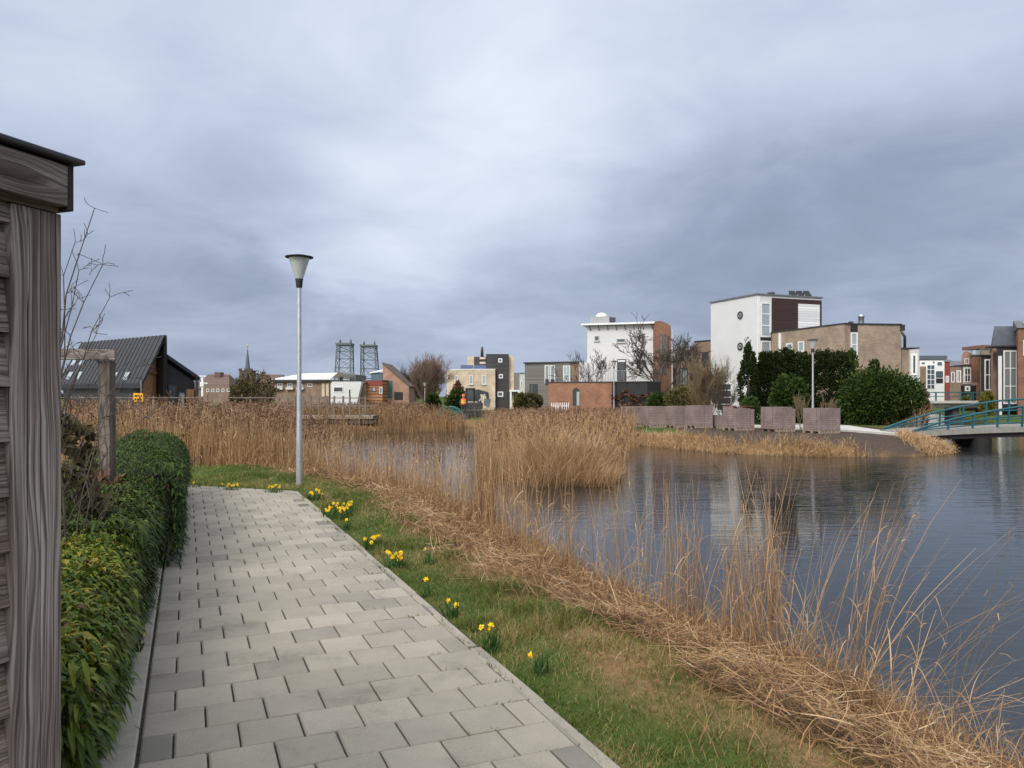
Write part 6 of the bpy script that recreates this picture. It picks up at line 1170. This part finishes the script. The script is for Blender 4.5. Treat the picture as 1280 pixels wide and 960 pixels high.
# ------------------------------------------------------------------ lift bridge towers
def lift_tower(px, pxb0, pxb1, ytop, D, label):
    xc = gx(px, D); r = thing('lift_bridge_tower', (xc, D, 0), label, 'bridge tower', 'lattice towers of the lift bridge'); zt = gz(ytop, D); zb = -1.0; wt = gx(px + 8.3, D) - xc
    b0, b1 = gx(pxb0, D), gx(pxb1, D); legs = []
    for y, e in ((D, 1), (D + 7, 1)):
        for (xb, xt) in ((b0, xc - wt), (b1, xc + wt)): legs.append((Vector((xb, y - (1.2 if y == D else -1.2), zb)), Vector((xt, y, zt))))
    for a, b in legs: m = MB(); m.bar(a, b, .48); m.build('leg', MT['steel_dark'], r)
    m = MB(); lev = [0, .22, .42, .6, .76, .89, .98]
    for (i, j) in ((0, 1), (2, 3), (0, 2), (1, 3)):
        for k in range(len(lev) - 1):
            p = lambda q, f: legs[q][0].lerp(legs[q][1], f); m.bar(p(i, lev[k]), p(j, lev[k + 1]), .17); m.bar(p(j, lev[k]), p(i, lev[k + 1]), .17); m.bar(p(i, lev[k + 1]), p(j, lev[k + 1]), .22)
    m.build('lattice', MT['steel_dark'], r)
    m = MB(); m.box(xc - wt - .5, xc + wt + .5, D - .6, D + 7.6, zt, zt + .9); h = m.build('head_beam', MT['steel_dark'], r)
    for sx in (-1, 1): m = MB(); m.disc((xc + sx * wt * .8, D + 3, zt + 1.6), 1.2, (1, 0, 0), .5, 16); m.build('sheave', MT['steel_dark'], h)
lift_tower(429.3, 417, 438.4, 431, 360, 'green grey lattice lift bridge tower leaning inward, the taller of the pair')
lift_tower(459.5, 451.2, 473, 433, 372, 'green grey lattice lift bridge tower rising behind the gable house')

# ------------------------------------------------------------------ pallets of clinker pavers and the strip behind them
def pallets():
    m = MB(); q = [(gx(760, 47), 47), (gx(905, 42.5), 42.5), (gx(1000, 38.6), 38.6), (gx(1082, 34.3), 34.3), (16.3, 31.95), (16.85, 31.95), (16.85, 34.45), (17.2, 36.8), (gx(1060, 41), 41), (gx(1000, 44), 44), (gx(900, 47), 47.5), (gx(760, 53), 53)]
    m.prism([tuple(p) for p in q], -.7, .085); o = m.build('pavement', MT['concrete']); tag(o, kind='structure')
    spots = [(1027, 34.6, 1.22, 1.0, 24, 0), (972.5, 35.4, 1.12, 1.0, 20, 0), (923, 36.4, 1.05, 1.0, 20, .03), (896.5, 38.8, .42, .55, 6, 0), (874, 38.8, .98, 1.0, 16, 0), (845, 40.4, .72, 1.0, 14, 0), (818.5, 41.2, 1.0, 1.0, 12, 0), (790, 42.4, 1.1, .98, 8, 0)]
    labels = ['pallet of purple clinker pavers nearest the teal bridge, under the lamp', 'purple clinker paver pallet standing alone before the dark conifers', 'clinker paver pallet with uneven top and red edge straps', 'half-height clinker stack beside a red strapped one', 'broad clinker paver pallet next to the half-height stack', 'clinker paver pallet pushed against its longer neighbour', 'longer clinker paver pallet half veiled by reeds', 'last clinker paver pallet, mostly hidden behind the reed tongue']
    for i, ((px, D, w, h, rz, wob), lab) in enumerate(zip(spots, labels)):
        x = gx(px, D); z0 = float(ground_z(np.array([x]), np.array([D]))[0]); r = thing('paver_pallet', (x, D, z0), lab, 'paver pallet', 'pallets of clinker pavers on the bank', rz=R(rz)); d = 1.0
        m = MB(); rr = random.Random(i); rows = max(4, int(h / .085)); nx = max(4, int(w / .21)); zb = .13
        # stack built of slightly shifted columns of pavers
        for c in range(nx):
            for e in range(5):
                a = -w / 2 + w * c / nx; b = -d / 2 + d * e / 5; t = h - (.0 if rr.random() < .85 else .083) - (wob * c if wob else 0); o = rr.uniform(-.008, .008); m.box(a + .003 + o, a + w / nx - .003 + o, b + .003 - o, b + d / 5 - .003 - o, zb, zb + t)
        s = m.build('pavers', MT['paver_stack'], r)
        m = MB()
        for yy in (-.45, 0, .45): m.box(-w / 2, w / 2, yy - .05, yy + .05, .0, .10)
        for k in range(6): xx = -w / 2 + .06 + (w - .12) * k / 5; m.box(xx - .05, xx + .05, -.5, .5, .1005, .1285)
        m.build('pallet', MT['boards'], r)
        if i in (2, 3):
            m = MB(); m.box(w / 2 + .012, w / 2 + .03, -.5, .5, .14, .13 + h - .02) if i == 3 else m.box(-w / 2, w / 2, -.5, .5, .135 + h, .15 + h); m.build('red_strap', MT['clad_red'], r)
pallets()

# ------------------------------------------------------------------ machine, workman, road sign
def excavator():
    D = 59; x0 = gx(591, D); z = .05; r = thing('mini_excavator', (x0, D, 0), 'small black tracked excavator with folded arm behind the reeds', 'excavator')
    for dy in (-.65, .45):
        m = MB(); pts = [(x0 + math.cos(a) * .25 + (.7 if math.cos(a) > 0 else -.7), math.sin(a) * .25 + z + .25) for a in (math.pi * 2 * (i + .5) / 12 for i in range(12))]; k = 12
        m.add([(x, D + dy, zz) for x, zz in pts] + [(x, D + dy + .32, zz) for x, zz in pts], [tuple(range(k)), tuple(range(2 * k - 1, k - 1, -1))] + [(i, (i + 1) % k, k + (i + 1) % k, k + i) for i in range(k)]); m.build('track', MT['black'], r)
    m = MB(); m.box(x0 - .55, x0 + .75, D - .6, D + .65, z + .55, z + 1.1); m.build('body', MT['dark_trim'], r, bevel=.05)
    m = MB()
    for dx in (-.50, .05):
        for dy in (-.5, .42): m.box(x0 + dx, x0 + dx + .08, D + dy, D + dy + .08, z + 1.103, z + 2.08)
    m.box(x0 - .54, x0 + .17, D - .55, D + .55, z + 2.083, z + 2.2); cb = m.build('cab', MT['black'], r); m = MB(); m.box(x0 - .43, x0 + .06, D - .46, D + .44, z + 1.2, z + 2.06); m.build('glazing', MT['glass'], cb)
    m = MB(); m.bar((x0 + .55, D - .3, z + .9), (x0 + .42, D - .3, z + 1.95), .22, .3); m.bar((x0 + .36, D - .3, z + 1.98), (x0 + 1.2, D - .3, z + 1.72), .2, .3); ar = m.build('boom', MT['dark_trim'], r)
    m = MB(); m.bar((x0 + 1.12, D - .3, z + 1.8), (x0 + 1.2, D - .3, z + 1.05), .18, .22); m.build('stick', MT['dark_trim'], ar); m = MB(); m.hexa([(x0 + .85, D - .6, z + .9), (x0 + 1.25, D - .6, z + .7), (x0 + 1.25, D + .1, z + .7), (x0 + .85, D + .1, z + .9), (x0 + .9, D - .6, z + 1.4), (x0 + 1.4, D - .6, z + 1.35), (x0 + 1.4, D + .1, z + 1.35), (x0 + .9, D + .1, z + 1.4)]); m.build('bucket', MT['steel_dark'], ar)
    m = MB(); m.bar((x0 + .5, D - .52, z + 1.2), (x0 + .95, D - .52, z + 1.75), .09); m.build('ram', MT['galv'], ar)
excavator()
def workman():
    D = 58.5; b = Vector((gx(579.5, D), D, .0)); r = thing('person', b, 'workman in orange helmet and orange vest beside the excavator', 'person')
    J = {'pel': (0, 0, .93), 'ab': (0, 0, 1.12), 'ch': (0, .01, 1.34), 'nk': (0, -.01, 1.50), 'hd': (0, -.03, 1.60), 'tp': (0, -.02, 1.72)}; ed = [('pel', 'ab'), ('ab', 'ch'), ('ch', 'nk'), ('nk', 'hd'), ('hd', 'tp')]; rad = {'pel': .15, 'ab': .14, 'ch': .165, 'nk': .06, 'hd': .095, 'tp': .075}
    for s, q in ((-1, 'a'), (1, 'b')):
        J.update({q + 'h': (s * .10, 0, .88), q + 'k': (s * .12, -.03, .48), q + 'f': (s * .13, .02, .09), q + 't': (s * .14, -.15, .05), q + 's': (s * .20, .0, 1.40), q + 'e': (s * .27, .02, 1.13), q + 'w': (s * .22, -.18, .96), q + 'p': (s * .19, -.27, .93)}); rad.update({q + 'h': .10, q + 'k': .07, q + 'f': .055, q + 't': .04, q + 's': .075, q + 'e': .05, q + 'w': .035, q + 'p': .035}); ed += [('pel', q + 'h'), (q + 'h', q + 'k'), (q + 'k', q + 'f'), (q + 'f', q + 't'), ('ch', q + 's'), (q + 's', q + 'e'), (q + 'e', q + 'w'), (q + 'w', q + 'p')]
    ks = list(J); me = bpy.data.meshes.new('person_body'); me.from_pydata([J[k] for k in ks], [(ks.index(a), ks.index(c)) for a, c in ed], []); o = bpy.data.objects.new('body', me); COL.objects.link(o); o.parent = r; me.materials.append(plain('dark work clothes', (.03, .035, .05), .9, .2, 6)); md = o.modifiers.new('skin', 'SKIN')
    for v, k in zip(me.skin_vertices[0].data if me.skin_vertices else [], ks): v.radius = (rad[k], rad[k])
    if not me.skin_vertices:
        bm = bmesh.new(); bm.from_mesh(me); lay = bm.verts.layers.skin.verify()
        for v, k in zip(bm.verts, ks): v[lay].radius = (rad[k], rad[k]); v[lay].use_root = (k == 'pel')
        bm.to_mesh(me); bm.free()
    o.modifiers.new('sub', 'SUBSURF').levels = 1
    def at_(p): return b + Vector(p)
    m = MB(); m.lathe(at_((0, 0, 1.0)), [(.185, 0), (.19, .12), (.215, .34), (.20, .42), (.10, .46)], 14); v = m.build('vest', plain('orange vest', (.75, .13, .03), .8, .15, 8), r); m = MB(); m.lathe(at_((0, 0, 1.12)), [(.199, 0), (.202, .06)], 14); m.lathe(at_((0, 0, 1.25)), [(.21, 0), (.213, .05)], 14); m.build('reflective_band', plain('yellow reflective band', (.75, .75, .15), .5, .05), v)
    m = MB(); m.lathe(at_((0, -.03, 1.66)), [(.15, 0), (.13, .02), (.125, .07), (.09, .13), (.01, .155)], 16); m.build('helmet', plain('red orange helmet', (.70, .10, .03), .4, .1), r)
    m = MB(); m.lathe(at_((0, -.035, 1.53)), [(.05, -.06), (.085, .01), (.098, .07), (.092, .14)], 14); m.bar(at_((0, -.13, 1.60)), at_((0, -.145, 1.575)), .03, .03); hd = m.build('face', plain('skin', (.45, .26, .19), .6, .05), r)
    for s in (-1, 1):
        m = MB(); m.lathe(at_((s * .036, -.118, 1.612)), [(.002, -.012), (.012, 0), (.002, .012)], 8); m.build('eye', MT['black'], hd)
workman()
def road_sign():
    D = 31; p = at(174, 500, D); r = thing('road_sign', (p.x, p.y, 0), 'yellow roadwork sign with black marks on a grey post by the reeds', 'sign'); z0, z1 = gz(502.5, D), gz(491.5, D); xa, xb = gx(168, D), gx(180, D)
    m = MB(); m.tube([(p.x + .08, p.y, -.3), (p.x + .08, p.y, gz(475.5, D))], .024, 8); m.build('post', MT['steel_dark'], r); m = MB(); m.box(xa, xb, D - .09, D - .06, z0, z1); b = m.build('board', plain('yellow sign board', (.85, .40, .01), .5, .05), r, bevel=.008)
    m = MB(); w = xb - xa; h = z1 - z0
    for (a, c, e, f) in ((.14, .44, .58, .80), (.54, .66, .58, .80), (.74, .86, .58, .80), (.14, .30, .20, .42), (.38, .62, .24, .40), (.70, .86, .20, .42)): m.box(xa + w * a, xa + w * c, D - .096, D - .0905, z0 + h * e, z0 + h * f)
    m.build('markings', MT['black'], b)
road_sign()
def arm_lamp():
    D = 60; p = at(253, 497, D); r = thing('double_arm_lamp', (p.x, p.y, 0), 'white lamp post with short flat double arms before the hipped house', 'street lamp'); zt = gz(471, D); m = MB(); m.tube([(p.x, p.y, -.2), (p.x, p.y, zt)], [.09, .07], 8); m.build('post', MT['whitepaint'], r); m = MB(); m.box(p.x - .28, p.x + .30, p.y - .1, p.y + .1, zt, zt + .1); m.build('lamp_head', MT['whitepaint'], r); m = MB(); m.box(p.x + .02, p.x + .42, p.y - .08, p.y + .08, zt - .55, zt - .46); m.build('side_arm', MT['whitepaint'], r)
    m = MB(); m.box(p.x - .14, p.x + .14, p.y - .14, p.y + .1, zt - .75, zt - .4); m.build('lamp_box', MT['whitepaint'], r)
arm_lamp()

# ------------------------------------------------------------------ trees and bushes beyond the water
def zg(px, D): return (gx(px, D), D, float(ground_z(np.array([gx(px, D)]), np.array([float(D)]))[0]))
def trees():
    # narrow columnar conifer pair
    D = 44; b = zg(935, D); s = lambda pw: pw / F * D
    con = lambda z: np.clip(1.02 - np.clip(z, -1, 1) * .55 - .35 * np.clip(z, 0, 1) ** 2, .12, 1.1)
    H = gz(420, D) - b[2]; evergreen('columnar_conifer', b, [(-.0, 0, H * .5, s(11.5), s(11.5), H * .52, 9000)], 'slim pointed dark conifer against the white tower house', 'conifer', .085, 31, (.09, H * .8), 'evergreens by the white tower house', nl=30, up=.9, shape=con)
    b = zg(942, D + .4); H = gz(433, D) - b[2]; evergreen('columnar_conifer', b, [(0, 0, H * .5, s(7), s(7), H * .52, 4500)], 'shorter slim conifer pressed against the pointed one', 'conifer', .085, 33, (.08, H * .8), 'evergreens by the white tower house', nl=30, up=.9, shape=con)
    # broad dark yews
    for px, D, wpx, yt, lab, sd in ((964, 45, 19, 434, 'broad dark yew between the slim conifers and the green shrub', 41), (992, 46, 25, 433, 'middle dark yew with flat top below the tan brick windows', 42), (1038, 45.5, 30, 434, 'widest dark yew, behind the lamp post and the lone pallet', 43)):
        b = zg(px, D); H = gz(yt, D) - b[2]; w = wpx / F * D; evergreen('yew_tree', b, [(0, 0, H * .46, w, w * .9, H * .50, 9500), (-w * .35, 0, H * .72, w * .55, w * .5, H * .27, 3400), (w * .4, 0, H * .68, w * .55, w * .5, H * .28, 3400), (0, -.3, H * .2, w * .95, w * .8, H * .24, 2600)], lab, 'conifer', .10, sd, (.16, H * .7), 'evergreens by the white tower house', nl=26)
    b = zg(985, 42.5); H = gz(466, 42.5) - b[2]; w = 20 / F * 42.5; evergreen('green_shrub', b, [(0, 0, H * .55, w, w * .8, H * .45, 2600), (-w * .5, -.2, H * .5, w * .6, w * .5, H * .3, 900), (w * .5, -.1, H * .62, w * .6, w * .5, H * .32, 900)], 'mid green spreading shrub in front of the dark yews', 'laurel_far', .16, 51, (.07, H * .6), 'evergreens by the white tower house', nl=16)
    b = zg(936, 42); evergreen('small_laurel', b, [(0, 0, .9, .55, .5, .75, 900), (.3, -.1, .6, .5, .4, .55, 500)], 'small yellowish green shrub at the foot of the slim conifers', 'laurel_far', .13, 52, (.04, .8), nl=14)
    b = zg(1064, 47); H = gz(431, 47) - b[2]; evergreen('pale_conifer', b, [(0, 0, H * .5, .75, .7, H * .52, 2300)], 'yellow green young conifer before the tan brick corner', 'yew', .15, 53, (.08, H * .8), nl=18, shape=con)
    b = zg(1098, 43.5); H = gz(462, 43.5) - b[2]; w = 50 / F * 43.5; evergreen('round_evergreen', b, [(0, 0, H * .52, w, w * .9, H * .48, 15000), (-w * .45, -.4, H * .35, w * .6, w * .55, H * .36, 4600), (w * .55, -.2, H * .5, w * .5, w * .5, H * .36, 4400), (-w * .05, .3, H * .95, w * .14, w * .14, H * .26, 700), (w * .02, .3, H * 1.0, w * .08, w * .08, H * .17, 300)], 'large round green evergreen shrub at the bridge end', 'laurel_far', .12, 54, (.16, H * .8), nl=20)
    # olive and yellow bushes by the shed
    for px, D, wpx, yt, mat, lab, sd in ((823, 52, 14, 490, 'laurel_far', 'dark green low bush left of the olive one behind the pallets', 61), (852, 50, 22, 484, 'olive_far', 'olive coloured low bush behind the broad pallet', 62)):
        b = zg(px, D); H = gz(yt, D) - b[2]; w = wpx / F * D; evergreen('low_bush', b, [(0, 0, H * .5, w, w * .7, H * .5, 2200), (w * .5, 0, H * .4, w * .6, w * .5, H * .4, 800)], lab, mat, .14, sd, (.05, H * .6), nl=16)
    bare_bush('twiggy_bush', zg(880, 47), (gz(455, 47) + .1) * .72, 1.5, 'dense upright bush of olive twigs beside the white tower house', 'bush', 63, 'bark_twig', 26, 3, .018, .006, curl=.1, kids=(2, 4), up=.12, spread=.5)
    bare_bush('twiggy_bush', zg(905, 46), gz(462, 46) * .7, 1.0, 'small bare bush right before the white wall', 'bush', 64, 'bark', 9, 2, .016, .008, curl=.13)
    for px, D, sd, lab in ((1003, 38.2, 65, 'wispy willow shoots left of the lamp by the pallets'), (1037, 36.5, 66, 'wispy willow shoots right of the lamp by the pallets')):
        bare_bush('willow_shoots', zg(px, D), gz(488, D) * .85, .8, lab, 'shrub', sd, 'bark_twig', 9, 2, .012, .005, curl=.08, up=.2, spread=.45, kidlen=.5)
    # bare trees
    bare_tree('bare_tree', zg(823, 62), gz(412, 62) + .2, 'dark bare tree spreading before the white wall and brick tower', 'tree', 5, 'bark', 4, .17, .24, .016, 'leafless trees beyond the water', limbs=6, curl=.17, kids=(2, 3), kidlen=.66, spread=.75, up=.08, tilt=.9)
    bare_tree('bare_tree', zg(741, 66), gz(432, 66), 'thin bare tree by the corner of the white terrace house', 'tree', 4, 'bark', 7, .09, .2, .012, 'leafless trees beyond the water', limbs=5, curl=.14, kids=(2, 3), spread=.6, up=.12, tilt=.6)
    bare_tree('bare_tree', zg(845, 80), gz(418, 80), 'faint bare tree showing above the roofs behind the brick tower', 'tree', 4, 'bark', 12, .1, .25, .012, 'leafless trees beyond the water', limbs=5, curl=.18)
    D = 84; bare_bush('bushy_bare_tree', zg(533, D), (gz(444, D) + .1) * .66, 2.0, 'rounded reddish bare tree of dense fine twigs beside the cream house', 'tree', 14, 'bark_light', 40, 3, .03, .009, 'leafless trees beyond the water', curl=.10, kids=(2, 4), kidlen=.6, up=.13, spread=.5)
    D = 88; bare_bush('bushy_bare_tree', zg(514, 118), (gz(462, 118) + .5) * .66, 3, 'small dark bare tree behind the steep brick gable', 'tree', 15, 'bark', 18, 3, .03, .016, 'leafless trees beyond the water', curl=.12, spread=.6)
    for px, D, wpx, yt, mat, lab, sd in ((320, 90, 27, 466, 'olive_brown', 'broad dull olive tree in front of the church', 71), (300, 92, 13, 474, 'olive_brown', 'smaller dull tree at the foot of the church tower', 72), (570, 78, 13, 487, 'laurel_far', 'dark green bush before the cream house', 73), (541, 76, 9, 491, 'laurel_far', 'low green bush under the bushy bare tree', 74), (572, 80, 8, 476, 'brown_far', 'rust coloured bush against the cream wall', 75), (663, 74, 16, 490, 'olive_brown', 'dull low shrub before the grey boarded house', 76), (652, 70, 9, 492, 'olive_far', 'yellowish shrub beside the small porch', 77), (1234, 68, 9, 489, 'yellow_far', 'yellow green bush behind the teal railing before the canal houses', 78), (1207, 84, 5, 495, 'yellow_far', 'tiny yellowish bush at the foot of the canal houses', 79), (1152, 52, 10, 484, 'brown_far', 'brown dead shrub on the canal bank behind the round evergreen', 80)):
        b = zg(px, D); H = gz(yt, D) - b[2]; w = wpx / F * D; evergreen('bush' if wpx < 20 else 'winter_tree', b, [(0, 0, H * .52, w, w * .7, H * .5, 1500), (-w * .5, 0, H * .42, w * .55, w * .5, H * .38, 500), (w * .45, .1, H * .48, w * .55, w * .5, H * .36, 500)], lab, mat, .17 * D / 70, sd, (.08, H * .6), nl=18)
    # a far line of bare woodland closing the horizon
    parts = []; g = np.random.default_rng(90)
    for k in range(46):
        x = -420 + k * 20 + g.uniform(-8, 8); crown_leaves(parts, (x, 430 + g.uniform(-20, 20), 2.5), (15, 8, 4.6 * g.uniform(.7, 1.25)), 420, 1.6, 900 + k)
    v, q, tt = joinr(parts); o = np_mesh('far_woods', v, q, MT['olive_brown'], tt); tag(o, 'low line of distant winter woodland on the horizon', 'woods', kind='stuff')
trees()
